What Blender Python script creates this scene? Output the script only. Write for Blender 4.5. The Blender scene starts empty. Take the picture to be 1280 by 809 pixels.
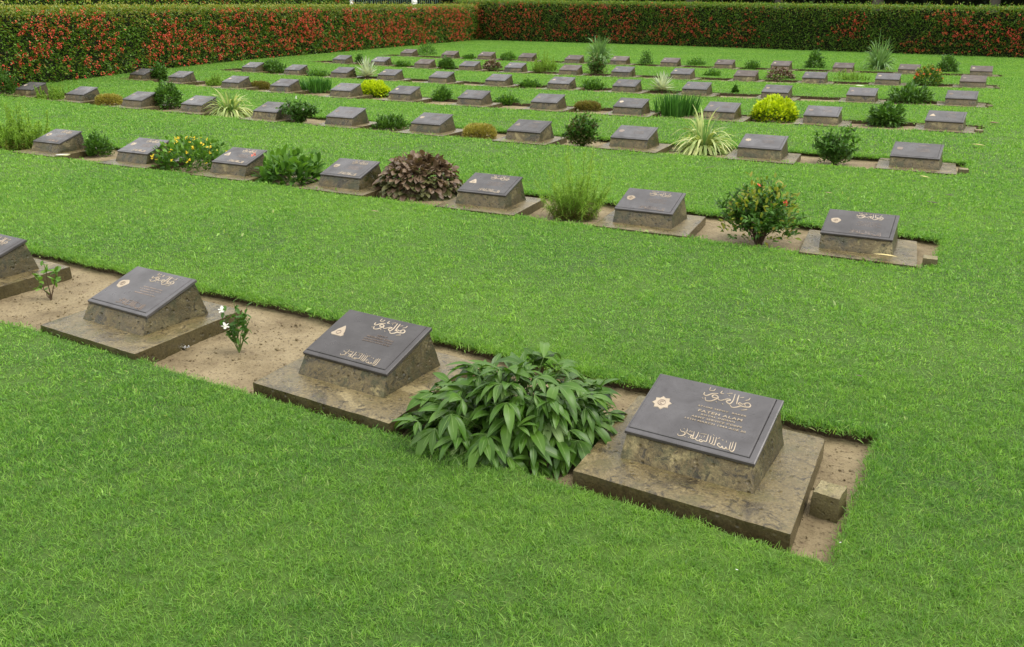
import bpy, math, random
import numpy as np
from mathutils import Matrix, Vector, noise as mnoise

rng = np.random.default_rng(7)
random.seed(7)
scn = bpy.context.scene
COL = scn.collection

# ------------------------------------------------------------------ camera
F, PITCH, YAW, ROLL = 1091.33, 0.3499, 0.5125, -0.0006
CAM = np.array([0.8588, -3.0665, 1.7009])
PW, PH = 1280, 809
def cam_axes():
    cy, sy = math.cos(YAW), math.sin(YAW)
    fwd = np.array([-sy*math.cos(PITCH), cy*math.cos(PITCH), -math.sin(PITCH)])
    right = np.array([cy, sy, 0.0]); up = np.cross(right, fwd)
    c, s = math.cos(ROLL), math.sin(ROLL)
    return np.array([c*right+s*up, -s*right+c*up, fwd])
AX = cam_axes()
def at(px, py, z=0.0):
    """surveyed position: the point of height z seen at a photo position"""
    v = np.array([(px-PW/2)/F, -(py-PH/2)/F, 1.0]) @ AX
    return CAM + v*((z-CAM[2])/v[2])
def depth_of(p): return float((np.asarray(p)-CAM) @ AX[2])

cd = bpy.data.cameras.new('camera'); cam = bpy.data.objects.new('camera', cd); COL.objects.link(cam)
cd.sensor_width = 36; cd.lens = F/PW*36; cd.clip_end = 1000; cd.clip_start = 0.05
m = Matrix.Identity(4)
for i in range(3):
    m[i][0] = AX[0][i]; m[i][1] = AX[1][i]; m[i][2] = -AX[2][i]; m[i][3] = CAM[i]
cam.matrix_world = m
scn.camera = cam

# ------------------------------------------------------------------ tagging helpers
def tag(o, label=None, cat=None, group=None, kind=None):
    if label: o['label'] = label
    if cat: o['category'] = cat
    if group: o['group'] = group
    if kind: o['kind'] = kind
    return o
def empty(name, loc=(0, 0, 0), rz=0.0):
    o = bpy.data.objects.new(name, None); COL.objects.link(o)
    o.location = loc; o.rotation_euler = (0, 0, rz); o.empty_display_size = 0.1
    return o
def mesh_obj(name, V, Fs, mat, parent=None, smooth=False, mats=None, midx=None, link=True):
    me = bpy.data.meshes.new(name)
    V = np.asarray(V, dtype=np.float32).reshape(-1, 3)
    if isinstance(Fs, np.ndarray):
        n, k = Fs.shape
        me.vertices.add(len(V)); me.vertices.foreach_set('co', V.ravel())
        me.loops.add(n*k); me.loops.foreach_set('vertex_index', Fs.astype(np.int32).ravel())
        me.polygons.add(n); me.polygons.foreach_set('loop_start', np.arange(0, n*k, k, dtype=np.int32))
        me.polygons.foreach_set('loop_total', np.full(n, k, dtype=np.int32))
        me.update(calc_edges=True)
    else:
        me.from_pydata([tuple(map(float, v)) for v in V], [], [tuple(int(i) for i in f) for f in Fs]); me.update()
    for mm in (mats or [mat]): me.materials.append(mm)
    if midx is not None: me.polygons.foreach_set('material_index', np.asarray(midx, dtype=np.int32))
    if smooth: me.polygons.foreach_set('use_smooth', np.ones(len(me.polygons), dtype=bool))
    me.validate()
    o = bpy.data.objects.new(name, me)
    if link: COL.objects.link(o)
    if parent: o.parent = parent
    return o

# ------------------------------------------------------------------ materials
def newmat(name):
    mt = bpy.data.materials.new(name); mt.use_nodes = True
    nt = mt.node_tree; nt.nodes.clear()
    return mt, nt
class N:
    def __init__(s, nt): s.nt = nt
    def n(s, t, **k):
        x = s.nt.nodes.new(t)
        for a, b in k.items():
            if a == 'inp':
                for i, v in b.items():
                    if isinstance(v, bpy.types.NodeSocket): s.nt.links.new(v, x.inputs[i])
                    else: x.inputs[i].default_value = v
            else: setattr(x, a, b)
        return x
    def noise(s, vec, scale, detail=4, rough=.6, dist=0):
        return s.n('ShaderNodeTexNoise', inp={'Vector': vec, 'Scale': scale, 'Detail': detail, 'Roughness': rough, 'Distortion': dist})
    def ramp(s, fac, stops):
        r = s.n('ShaderNodeValToRGB', inp={0: fac}); e = r.color_ramp.elements
        while len(e) < len(stops): e.new(.5)
        for i, (p, c) in enumerate(stops):
            e[i].position = p; e[i].color = (c if len(c) == 4 else (*c, 1)) if hasattr(c, '__len__') else (c, c, c, 1)
        return r.outputs[0]
    def mix(s, fac, a, b, mode='MIX'):
        x = s.n('ShaderNodeMix', data_type='RGBA', blend_type=mode)
        for i, v in ((0, fac), (6, a), (7, b)):
            if isinstance(v, bpy.types.NodeSocket): s.nt.links.new(v, x.inputs[i])
            else: x.inputs[i].default_value = v if i == 0 or len(v) == 4 else (*v, 1)
        return x.outputs[2]
    def math(s, op, a, b=0.5):
        return s.n('ShaderNodeMath', operation=op, inp={0: a, 1: b}).outputs[0]
    def out(s, sh):
        o = s.n('ShaderNodeOutputMaterial'); s.nt.links.new(sh, o.inputs[0])

def leaf_mat(name, cols, rough=.45, trans=.3, spec=.35, world_var=False):
    """cols: 2-3 colours, varied from leaf to leaf"""
    mt, nt = newmat(name); g = N(nt)
    geo = g.n('ShaderNodeNewGeometry')
    stops = [(i/(len(cols)-1), c) for i, c in enumerate(cols)]
    col = g.ramp(geo.outputs['Random Per Island'], stops)
    nz = g.noise(geo.outputs['Position'], 9 if not world_var else .5, 2)
    col = g.mix(.35, col, g.ramp(nz.outputs[0], [(.3, tuple(x*.62 for x in cols[0])), (.7, tuple(min(1, x*1.25) for x in cols[-1]))]))
    p = g.n('ShaderNodeBsdfPrincipled', inp={'Base Color': col, 'Roughness': rough, 'Specular IOR Level': spec})
    t = g.n('ShaderNodeBsdfTranslucent', inp={'Color': g.mix(1.0, col, (1.25, 1.3, .6), 'MULTIPLY')})
    mx = g.n('ShaderNodeMixShader', inp={0: trans}); nt.links.new(p.outputs[0], mx.inputs[1]); nt.links.new(t.outputs[0], mx.inputs[2])
    g.out(mx.outputs[0]); return mt

def grass_mat(gain=1.0):
    mt, nt = newmat('grass_blade'); g = N(nt)
    geo = g.n('ShaderNodeNewGeometry'); oi = g.n('ShaderNodeObjectInfo')
    r = g.math('FRACT', g.math('ADD', geo.outputs['Random Per Island'], oi.outputs['Random']))
    col = g.ramp(r, [(0, (.066, .152, .023)), (.35, (.142, .295, .042)), (.75, (.245, .425, .070)), (.95, (.32, .48, .11)), (1, (.44, .42, .18))])
    big = g.noise(geo.outputs['Position'], .55, 3)
    col = g.mix(g.ramp(big.outputs[0], [(.40, 0.0), (.62, .75)]), col, g.mix(.5, col, (.29, .44, .07)))
    sm = g.noise(geo.outputs['Position'], 11, 5, .7)
    col = g.mix(g.ramp(sm.outputs[0], [(.40, .75), (.58, 0.0)]), col, g.mix(.6, col, (.055, .155, .035)))
    col = g.mix(1.0, col, (gain*.93, gain, gain*.98), 'MULTIPLY')
    p = g.n('ShaderNodeBsdfPrincipled', inp={'Base Color': col, 'Roughness': .42, 'Specular IOR Level': .30})
    t = g.n('ShaderNodeBsdfTranslucent', inp={'Color': g.mix(1.0, col, (1.2, 1.3, .6), 'MULTIPLY')})
    mx = g.n('ShaderNodeMixShader', inp={0: .42}); nt.links.new(p.outputs[0], mx.inputs[1]); nt.links.new(t.outputs[0], mx.inputs[2])
    g.out(mx.outputs[0]); return mt

def lawn_mat():
    mt, nt = newmat('lawn_thatch'); g = N(nt)
    geo = g.n('ShaderNodeNewGeometry'); P = geo.outputs['Position']
    a = g.noise(P, 60, 6, .7); b = g.noise(P, .6, 3)
    col = g.ramp(a.outputs[0], [(.3, (.025, .045, .012)), (.55, (.065, .13, .025)), (.75, (.13, .22, .045))])
    col = g.mix(g.ramp(b.outputs[0], [(.35, 0.0), (.7, .4)]), col, (.15, .27, .03))
    # earth on the cut edge and underneath
    nz = g.n('ShaderNodeSeparateXYZ', inp={0: geo.outputs['Normal']})
    col = g.mix(g.ramp(nz.outputs[2], [(.3, 1.0), (.6, 0.0)]), col, g.ramp(a.outputs[0], [(.35, (.045, .032, .018)), (.65, (.13, .095, .055))]))
    bp = g.n('ShaderNodeBump', inp={'Strength': .8, 'Distance': .02, 'Height': a.outputs[0]})
    p = g.n('ShaderNodeBsdfPrincipled', inp={'Base Color': col, 'Roughness': .8, 'Specular IOR Level': .2, 'Normal': bp.outputs[0]})
    g.out(p.outputs[0]); return mt

def soil_mat():
    mt, nt = newmat('sandy_soil'); g = N(nt)
    geo = g.n('ShaderNodeNewGeometry'); P = geo.outputs['Position']
    a = g.noise(P, 3.5, 6, .65); b = g.noise(P, 55, 5, .7); c = g.noise(P, 16, 4, .6)
    col = g.ramp(a.outputs[0], [(.3, (.150, .112, .058)), (.5, (.255, .200, .112)), (.7, (.33, .265, .155))])
    col = g.mix(g.ramp(b.outputs[0], [(.34, .85), (.45, 0.0)]), col, (.055, .036, .020))
    col = g.mix(g.ramp(c.outputs[0], [(.55, 0.0), (.75, .45)]), col, (.15, .10, .06))
    h = g.mix(.5, b.outputs[1], c.outputs[1])
    bp = g.n('ShaderNodeBump', inp={'Strength': 1.0, 'Distance': .03, 'Height': h})
    p = g.n('ShaderNodeBsdfPrincipled', inp={'Base Color': col, 'Roughness': .75, 'Specular IOR Level': .3, 'Normal': bp.outputs[0]})
    g.out(p.outputs[0]); return mt

def stone_mat(name, base, dark, light, moss, pit=1.0, rough=(.35, .7), scale=1.0, side_dark=.5):
    mt, nt = newmat(name); g = N(nt)
    tc = g.n('ShaderNodeTexCoord'); oi = g.n('ShaderNodeObjectInfo'); geo = g.n('ShaderNodeNewGeometry')
    off = g.n('ShaderNodeVectorMath', operation='SCALE', inp={0: oi.outputs['Location'], 'Scale': 1.7})
    r3 = g.n('ShaderNodeCombineXYZ', inp={0: g.math('MULTIPLY', oi.outputs['Random'], 9.0), 1: oi.outputs['Random']})
    P = g.n('ShaderNodeVectorMath', operation='ADD', inp={0: tc.outputs['Object'], 1: off.outputs[0]}).outputs[0]
    P = g.n('ShaderNodeVectorMath', operation='ADD', inp={0: P, 1: r3.outputs[0]}).outputs[0]
    a = g.noise(P, 4.5*scale, 7, .62, .8); b = g.noise(P, 19*scale, 7, .72, 1.6); c = g.noise(P, 7*scale, 6, .7, .4); d = g.noise(P, 120*scale, 4, .7)
    e = g.noise(P, 38*scale, 5, .7, .8)
    col = g.ramp(a.outputs[0], [(.34, dark), (.46, base), (.56, base), (.66, light)])
    col = g.mix(g.ramp(b.outputs[0], [(.38, .9), (.47, 0.0)]), col, tuple(x*.40 for x in dark))
    col = g.mix(g.ramp(e.outputs[0], [(.56, 0.0), (.66, .5)]), col, light)
    col = g.mix(g.ramp(c.outputs[0], [(.50, 0.0), (.60, .75)]), col, moss)
    # standing faces take a darker mix of the dark and moss tones than flat tops
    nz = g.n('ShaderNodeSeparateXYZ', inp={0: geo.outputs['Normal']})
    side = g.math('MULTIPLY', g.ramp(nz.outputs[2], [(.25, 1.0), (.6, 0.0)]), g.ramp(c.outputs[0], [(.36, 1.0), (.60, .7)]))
    col = g.mix(g.math('MULTIPLY', side, side_dark), col, g.mix(.5, tuple(x*.6 for x in dark), tuple(x*.6 for x in moss)))
    col = g.mix(.45, col, g.mix(1.0, col, g.ramp(d.outputs[0], [(.35, .25), (.65, 1.6)]), 'MULTIPLY'))
    vor = g.n('ShaderNodeTexVoronoi', feature='F1', inp={'Vector': P, 'Scale': 26*scale, 'Randomness': 1.0})
    pits = g.ramp(vor.outputs['Distance'], [(.08, 0.0), (.25, 1.0)])
    col = g.mix(g.ramp(vor.outputs['Distance'], [(.06, .45), (.2, 0.0)]), col, tuple(x*.35 for x in dark))
    h = g.mix(.35, g.mix(.35, g.mix(.5, b.outputs[0], e.outputs[0]), d.outputs[0]), pits)
    bp = g.n('ShaderNodeBump', inp={'Strength': .9*pit, 'Distance': .014, 'Height': h})
    rg = g.ramp(a.outputs[0], [(.40, rough[0]), (.58, rough[1])])
    p = g.n('ShaderNodeBsdfPrincipled', inp={'Base Color': col, 'Roughness': rg, 'Specular IOR Level': .5, 'Normal': bp.outputs[0]})
    g.out(p.outputs[0]); return mt

def bronze_mat(name, c0, c1, metal=.35, rough=.42, bump=.15):
    mt, nt = newmat(name); g = N(nt)
    tc = g.n('ShaderNodeTexCoord'); oi = g.n('ShaderNodeObjectInfo')
    P = g.n('ShaderNodeVectorMath', operation='ADD', inp={0: tc.outputs['Object'], 1: oi.outputs['Location']}).outputs[0]
    a = g.noise(P, 7, 6, .65, .5); b = g.noise(P, 90, 4, .6)
    col = g.ramp(a.outputs[0], [(.3, c0), (.7, c1)])
    col = g.mix(g.ramp(b.outputs[0], [(.60, 0.0), (.75, .5)]), col, tuple(x*.5 for x in c0))
    bp = g.n('ShaderNodeBump', inp={'Strength': bump, 'Distance': .004, 'Height': g.mix(.4, a.outputs[1], b.outputs[1])})
    wet = g.noise(P, 3.1, 5, .6, 1.0)
    rg = g.ramp(wet.outputs[0], [(.36, max(.16, rough-.16)), (.62, rough+.14)])
    tone = g.ramp(oi.outputs['Random'], [(0, (.85, .83, .82)), (1, (1.3, 1.3, 1.33))])
    col = g.mix(1.0, col, tone, 'MULTIPLY')
    p = g.n('ShaderNodeBsdfPrincipled', inp={'Base Color': col, 'Roughness': rg, 'Metallic': metal, 'Specular IOR Level': .5, 'Normal': bp.outputs[0]})
    g.out(p.outputs[0]); return mt

def plain_mat(name, c, rough=.6, spec=.4, alpha=None, trans=0):
    mt, nt = newmat(name); g = N(nt)
    geo = g.n('ShaderNodeNewGeometry'); a = g.noise(geo.outputs['Position'], 30, 4)
    col = g.mix(.5, c, g.ramp(a.outputs[0], [(.3, tuple(x*.6 for x in c)), (.7, tuple(min(1, x*1.25) for x in c))]))
    p = g.n('ShaderNodeBsdfPrincipled', inp={'Base Color': col, 'Roughness': rough, 'Specular IOR Level': spec, 'Transmission Weight': trans})
    g.out(p.outputs[0]); return mt

M = {}
M['grass'] = grass_mat(1.06); M['grass_far_lit'] = grass_mat(1.18); M['lawn'] = lawn_mat(); M['soil'] = soil_mat()  # far tufts coloured brighter, standing in for lit blade tips at distance
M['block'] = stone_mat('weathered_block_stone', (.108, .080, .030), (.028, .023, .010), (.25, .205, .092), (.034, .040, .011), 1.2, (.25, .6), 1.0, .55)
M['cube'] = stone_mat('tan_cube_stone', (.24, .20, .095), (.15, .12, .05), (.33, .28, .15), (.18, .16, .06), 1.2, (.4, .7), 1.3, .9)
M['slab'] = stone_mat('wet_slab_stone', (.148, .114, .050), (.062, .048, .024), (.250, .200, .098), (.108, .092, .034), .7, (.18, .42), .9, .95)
M['plate'] = bronze_mat('dark_bronze', (.072, .068, .068), (.118, .113, .114), .45, .36, .25)
M['plate_brown'] = bronze_mat('brown_bronze', (.070, .054, .044), (.105, .085, .072), .3, .5, .25)
M['letters'] = bronze_mat('worn_bronze_letters', (.33, .265, .185), (.45, .38, .28), .2, .5, .3)
M['dull'] = bronze_mat('dull_bronze_letters', (.17, .13, .105), (.26, .21, .17), .3, .5, .3)
M['stem'] = plain_mat('brown_stem', (.085, .055, .03)); M['gstem'] = plain_mat('green_stem', (.09, .15, .03))
M['bark'] = plain_mat('grey_bark', (.11, .095, .075), .85)
M['peony'] = leaf_mat('broad_green_leaf', [(.028, .085, .007), (.056, .145, .013), (.105, .215, .024)], .40, .22, .4)
M['peony_young'] = leaf_mat('pale_young_leaf', [(.20, .34, .09), (.30, .42, .16)], .4, .3)
M['rib'] = plain_mat('pale_leaf_rib', (.16, .26, .07))
M['dark'] = leaf_mat('dark_green_leaf', [(.034, .090, .012), (.064, .150, .020), (.105, .21, .034)])
M['mid'] = leaf_mat('mid_green_leaf', [(.04, .11, .016), (.065, .165, .022), (.10, .22, .035)])
M['fresh'] = leaf_mat('fresh_green_leaf', [(.075, .19, .02), (.12, .27, .03), (.18, .34, .05)])
M['feather'] = leaf_mat('feathery_green_leaf', [(.16, .30, .03), (.24, .42, .045), (.34, .50, .08)], .6, .35)
M['featherbrown'] = leaf_mat('dry_feathery_leaf', [(.12, .09, .022), (.19, .13, .04), (.13, .17, .03)], .6, .3)
M['yellow'] = leaf_mat('golden_leaf', [(.30, .44, .012), (.50, .62, .015), (.62, .70, .03)], .45, .35)
M['golden_in'] = leaf_mat('inner_golden_green_leaf', [(.09, .17, .012), (.16, .26, .016)], .45, .3)
M['purple'] = leaf_mat('purple_brown_leaf', [(.095, .060, .036), (.15, .095, .058), (.22, .155, .10)], .42, .15)
M['purplegreen'] = leaf_mat('green_brown_leaf', [(.07, .085, .025), (.12, .13, .045), (.16, .15, .06)], .42, .2)
M['tan'] = leaf_mat('tan_clipped_leaf', [(.28, .22, .05), (.42, .33, .08), (.33, .34, .07)], .6, .3)
M['tanred'] = leaf_mat('russet_low_leaf', [(.16, .14, .03), (.25, .17, .055), (.17, .20, .04)], .6, .3)
M['varieg'] = leaf_mat('cream_striped_leaf', [(.12, .26, .04), (.42, .52, .18), (.72, .72, .36)], .42, .3)
M['iris'] = leaf_mat('grey_green_blade', [(.09, .20, .055), (.15, .29, .085), (.26, .40, .16)], .42, .3)
M['agave'] = leaf_mat('pale_agave_blade', [(.26, .34, .20), (.52, .60, .42), (.70, .75, .60)], .42, .2)
M['blade'] = leaf_mat('deep_green_blade', [(.025, .10, .012), (.045, .16, .018), (.07, .20, .03)], .45, .3)
M['ixora'] = leaf_mat('yellow_tipped_leaf', [(.12, .21, .02), (.24, .34, .035), (.38, .33, .06)], .4, .3)
M['red'] = leaf_mat('scarlet_petal', [(.50, .045, .036), (.66, .085, .052), (.74, .16, .08)], .55, .25)
M['orange'] = leaf_mat('orange_petal', [(.60, .10, .025), (.75, .22, .04)], .55, .25)
M['yflower'] = leaf_mat('yellow_petal', [(.72, .50, .02), (.85, .66, .04)], .5, .25)
M['white'] = leaf_mat('white_petal', [(.78, .78, .76), (.85, .85, .83)], .5, .3)
M['pink'] = leaf_mat('coral_petal', [(.75, .16, .11), (.8, .24, .16)], .5, .25)
M['hedge'] = leaf_mat('hedge_leaf', [(.046, .115, .012), (.105, .230, .022), (.19, .34, .038)], .4, .3)
M['hedgetop'] = leaf_mat('young_hedge_leaf', [(.13, .21, .018), (.24, .30, .030), (.36, .30, .06)], .45, .3)
M['hedgered'] = leaf_mat('bronze_young_leaf', [(.20, .08, .02), (.24, .15, .03)], .45, .3)
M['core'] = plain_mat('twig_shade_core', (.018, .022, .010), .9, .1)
M['dry'] = leaf_mat('dry_fallen_leaf', [(.22, .15, .08), (.32, .24, .14)], .6, .1)
M['darkdry'] = leaf_mat('rotten_fallen_leaf', [(.06, .045, .035), (.10, .075, .05)], .6, .1)
M['yelleaf'] = leaf_mat('yellow_fallen_leaf', [(.62, .50, .20), (.70, .58, .26)], .5, .1)
M['plastic'] = plain_mat('clear_plastic', (.70, .70, .68), .12, .5, trans=.9)
M['white_paint'] = plain_mat('white_paint', (.78, .77, .74), .6)
M['fence'] = plain_mat('green_iron_paint', (.03, .09, .06), .5)
M['treeleaf'] = leaf_mat('shade_tree_leaf', [(.008, .018, .005), (.015, .032, .008), (.024, .046, .012)], .5, .2)

# ------------------------------------------------------------------ leaf batches
def nrm(v): return v/(np.linalg.norm(v, axis=-1, keepdims=True)+1e-9)
PROF = {'lance': [.10, .80, 1.0, .72, .05], 'oval': [.12, .95, 1.0, .85, .12], 'blade': [.75, 1.0, .95, .7, .04], 'spike': [1.0, .95, .75, .42, .02],
        'petal': [.25, .9, 1.0, .9, .4]}
def leaves(P, Dn, L, Wd, droop=.3, roll=None, seg=4, prof='lance', fold=.15, side_hint=None):
    """P (n,3) roots, Dn (n,3) directions, lengths, widths -> verts, quads (each leaf one island)"""
    n = len(P); P = np.array(P, float); Dn = nrm(np.array(Dn, float))
    L = np.broadcast_to(L, n).astype(float); Wd = np.broadcast_to(Wd, n).astype(float); droop = np.broadcast_to(droop, n).astype(float)
    if roll is None: roll = rng.normal(0, .5, n)
    pr = np.interp(np.linspace(0, 1, seg+1), np.linspace(0, 1, 5), PROF[prof])
    side = np.cross(Dn, [0, 0, 1.0]); bad = np.linalg.norm(side, axis=1) < .15
    side[bad] = nrm(rng.normal(size=(bad.sum(), 3))*[1, 1, .1]); side = nrm(side)
    upv = nrm(np.cross(side, Dn)); c, s = np.cos(roll)[:, None], np.sin(roll)[:, None]
    side0 = c*side+s*upv
    d = Dn.copy(); p = P.copy(); cols = 2 if fold == 0 else 3
    V = np.zeros((n, seg+1, cols, 3))
    for k in range(seg+1):
        sd = nrm(side0 - d*(side0*d).sum(1, keepdims=True)); nn = np.cross(sd, d)
        w = (Wd*pr[k]/2)[:, None]
        if cols == 2: V[:, k, 0] = p-sd*w; V[:, k, 1] = p+sd*w
        else:
            V[:, k, 0] = p-sd*w+nn*w*fold*2; V[:, k, 1] = p; V[:, k, 2] = p+sd*w+nn*w*fold*2
        d = nrm(d+np.array([0, 0, -1.0])*(droop/seg)[:, None])
        p = p+d*(L/seg)[:, None]
    idx = np.arange(n*(seg+1)*cols).reshape(n, seg+1, cols)
    Q = [np.stack([idx[:, k, j], idx[:, k, j+1], idx[:, k+1, j+1], idx[:, k+1, j]], -1).reshape(-1, 4) for k in range(seg) for j in range(cols-1)]
    return V.reshape(-1, 3), np.concatenate(Q)
def merge(parts):
    Vs, Fs, o = [], [], 0
    for V, Q in parts:
        Vs.append(np.asarray(V).reshape(-1, 3)); Fs.append(np.asarray(Q)+o); o += len(Vs[-1])
    return np.concatenate(Vs), np.concatenate(Fs)
def tube(pts, r0, r1, k=5):
    pts = np.array(pts, float); n = len(pts); T = nrm(np.gradient(pts, axis=0))
    a = nrm(np.cross(T, [.31, .17, .93] if abs(T[0][2]) < .9 else [1, 0, .05])); b = np.cross(T, a)
    r = np.linspace(r0, r1, n)[:, None, None]; th = np.arange(k)*2*math.pi/k
    V = pts[:, None]+r*(np.cos(th)[None, :, None]*a[:, None]+np.sin(th)[None, :, None]*b[:, None])
    i = np.arange(n*k).reshape(n, k); j = np.roll(i, -1, 1)
    return V.reshape(-1, 3), np.stack([i[:-1], j[:-1], j[1:], i[1:]], -1).reshape(-1, 4)
def arc(p0, p1, sag=.2, n=6, wob=.0):
    t = np.linspace(0, 1, n)[:, None]; p0 = np.array(p0, float); p1 = np.array(p1, float)
    P = p0*(1-t)+p1*t; P[:, 2] += (np.sin(t[:, 0]*math.pi)*sag*np.linalg.norm(p1-p0))
    return P+rng.normal(0, wob, P.shape)*np.sin(t*math.pi)

# ------------------------------------------------------------------ plants: every builder returns a list of (part, V, Q, material)
def dome_pts(n, W, D, H, rmin=.72, lump=.16, zmin=.0, seed=0, sq=1.0):
    u = nrm(rng.normal(size=(n, 3))); u[:, 2] = np.abs(u[:, 2])**sq
    u[:, 2] = zmin+(1-zmin)*u[:, 2]
    r = rmin+(1-rmin)*rng.random(n)**.6
    lm = np.array([mnoise.noise(Vector((float(a)*2.2+seed, float(b)*2.2, float(c)*2.2))) for a, b, c in u]) if lump else 0
    r = r*(1+lump*2*lm)
    return u*np.array([W/2, D/2, H])*r[:, None], nrm(u*np.array([1/W, 1/D, .7/H]))
def stems_to(pts, k, r0, base=.03):
    sel = pts[rng.choice(len(pts), min(k, len(pts)), replace=False)]
    return merge([tube(arc((rng.normal(0, base), rng.normal(0, base), -.01), p*.93, .12, 5, .01), r0, r0*.4) for p in sel])
def P_bush(W, D, H, n=400, L=.05, w=.022, mat='mid', stem='stem', droop=.4, prof='oval', lump=.16, rmin=.5, up=.5, seg=3, k=10, accent=None, accfrac=.2, zmin=0.0, jit=.5):
    p, o = dome_pts(n, W-L*.8, D-L*.8, H-L*.5, rmin, lump, zmin, rng.random()*9)
    d = o+np.array([0, 0, up])+rng.normal(0, jit, p.shape)
    Ls = L*rng.uniform(.6, 1.2, n)
    out = [('stem', *stems_to(p, k, max(.003, .012*H)), M[stem])]
    if accent:
        hi = rng.random(n) < accfrac*(.3+1.6*p[:, 2]/H)
        out.append(('young_foliage', *leaves(p[hi]*1.03, d[hi], Ls[hi], w, droop, seg=seg, prof=prof), M[accent]))
        p, d, Ls = p[~hi], d[~hi], Ls[~hi]
    out.append(('foliage', *leaves(p, d, Ls, w*rng.uniform(.8, 1.15, len(p)), droop, seg=seg, prof=prof), M[mat]))
    return out
def flowers(P, size, mat, name='blossoms', k=5, up=.4):
    n = len(P); a = rng.random(n)*6.28; parts = []
    ax = nrm(rng.normal(0, .5, (n, 3))+np.array([0, -.5, 1]))
    t1 = nrm(np.cross(ax, [0.3, .2, .9])); t2 = np.cross(ax, t1)
    for j in range(k):
        th = a+j*6.283/k; d = t1*np.cos(th)[:, None]+t2*np.sin(th)[:, None]+ax*up
        parts.append(leaves(P, d, size/2, size*.42, .15, np.zeros(n), 2, 'petal', 0))
    return (name, *merge(parts), M[mat])
def P_loose(W, D, H, mat='mid', L=.035, w=.018, nb=14, per=26, stem='stem', prof='oval', r=.004, low=.1, seg=2, twig=True):
    """open branching shrub: leaves sit along the twigs"""
    st, P, Dd = [], [], []
    for b in range(nb):
        a = rng.random()*6.28; rr = rng.random()**.6; hh = H*rng.uniform(.55, 1.0)*(1-.35*rr)
        tip = np.array([math.cos(a)*W/2*rr, math.sin(a)*D/2*rr, hh])
        ln = arc((rng.normal(0, .015), rng.normal(0, .015), -.01), tip, .10, 9, .012*H/.3); st.append(tube(ln, r, r*.4, 4))
        lines = [ln]
        if twig:
            for q in range(3):
                i = rng.integers(3, 8); e = ln[i]+nrm(rng.normal(size=3)*[1, 1, .4]+[0, 0, .6])*H*.25
                tw = arc(ln[i], e, .05, 5); st.append(tube(tw, r*.5, r*.25, 4)); lines.append(tw)
        for ln2 in lines:
            m_ = per if ln2 is ln else per//2
            t = rng.uniform(low if ln2 is ln else 0, 1, m_)*(len(ln2)-1); i = np.minimum(t.astype(int), len(ln2)-2); f = (t-i)[:, None]
            q = ln2[i]*(1-f)+ln2[i+1]*f; P.append(q); T = nrm(ln2[i+1]-ln2[i])
            Dd.append(T*.7+rng.normal(0, .8, q.shape)+[0, 0, .2])
    P, Dd = np.concatenate(P), np.concatenate(Dd)
    return [('stem', *merge(st), M[stem]), ('foliage', *leaves(P, Dd, L*rng.uniform(.6, 1.2, len(P)), w, .35, seg=seg, prof=prof), M[mat])]
def P_blades(W, D, H, n=70, w=.02, mat='iris', droop=(.6, 2.2), prof='blade', spread=1.0, seg=8, fold=.12, name='blade_foliage', tilt=.9, bs=.10):
    a = rng.random(n)*6.28; t = rng.random(n)**.7*tilt*spread
    d = np.stack([np.cos(a)*np.sin(t), np.sin(a)*np.sin(t), np.cos(t)], 1)
    P = np.stack([np.cos(a)*rng.random(n)*W*bs, np.sin(a)*rng.random(n)*D*bs, np.zeros(n)], 1)
    dr = rng.uniform(*droop, n); L = H*rng.uniform(.8, 1.12, n)*(1+.45*dr*.5)
    V, Q = leaves(P, d, L, w*rng.uniform(.7, 1.2, n), dr, rng.normal(0, .25, n), seg, prof, fold)
    # fit to the wanted extent
    for ax, ext in ((0, W/2), (1, D/2)):
        q = np.percentile(np.abs(V[:, ax]), 98.5); V[:, ax] *= ext/max(q, 1e-3)
    V[:, 2] *= H/np.percentile(V[:, 2], 99.7); V[:, 2] = np.maximum(V[:, 2], .004)
    return [(name, V, Q, M[mat])]
def P_agave(W, D, H, n=38):
    a = np.arange(n)*2.39996; t = np.linspace(.1, 1.45, n)
    d = np.stack([np.cos(a)*np.sin(t), np.sin(a)*np.sin(t), np.cos(t)], 1)
    V, Q = leaves(np.zeros((n, 3))+[0, 0, H*.12], d, np.linspace(H*.85, W*.52, n)*rng.uniform(.9, 1.1, n), W*.12, .10, np.zeros(n), 5, 'spike', .22)
    V[:, 2] = np.maximum(V[:, 2], .005)
    return [('spiky_foliage', V, Q, M['agave']), ('stem', *tube([(0, 0, -.01), (0, 0, H*.25)], W*.06, W*.04, 7), M['stem'])]
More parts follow.
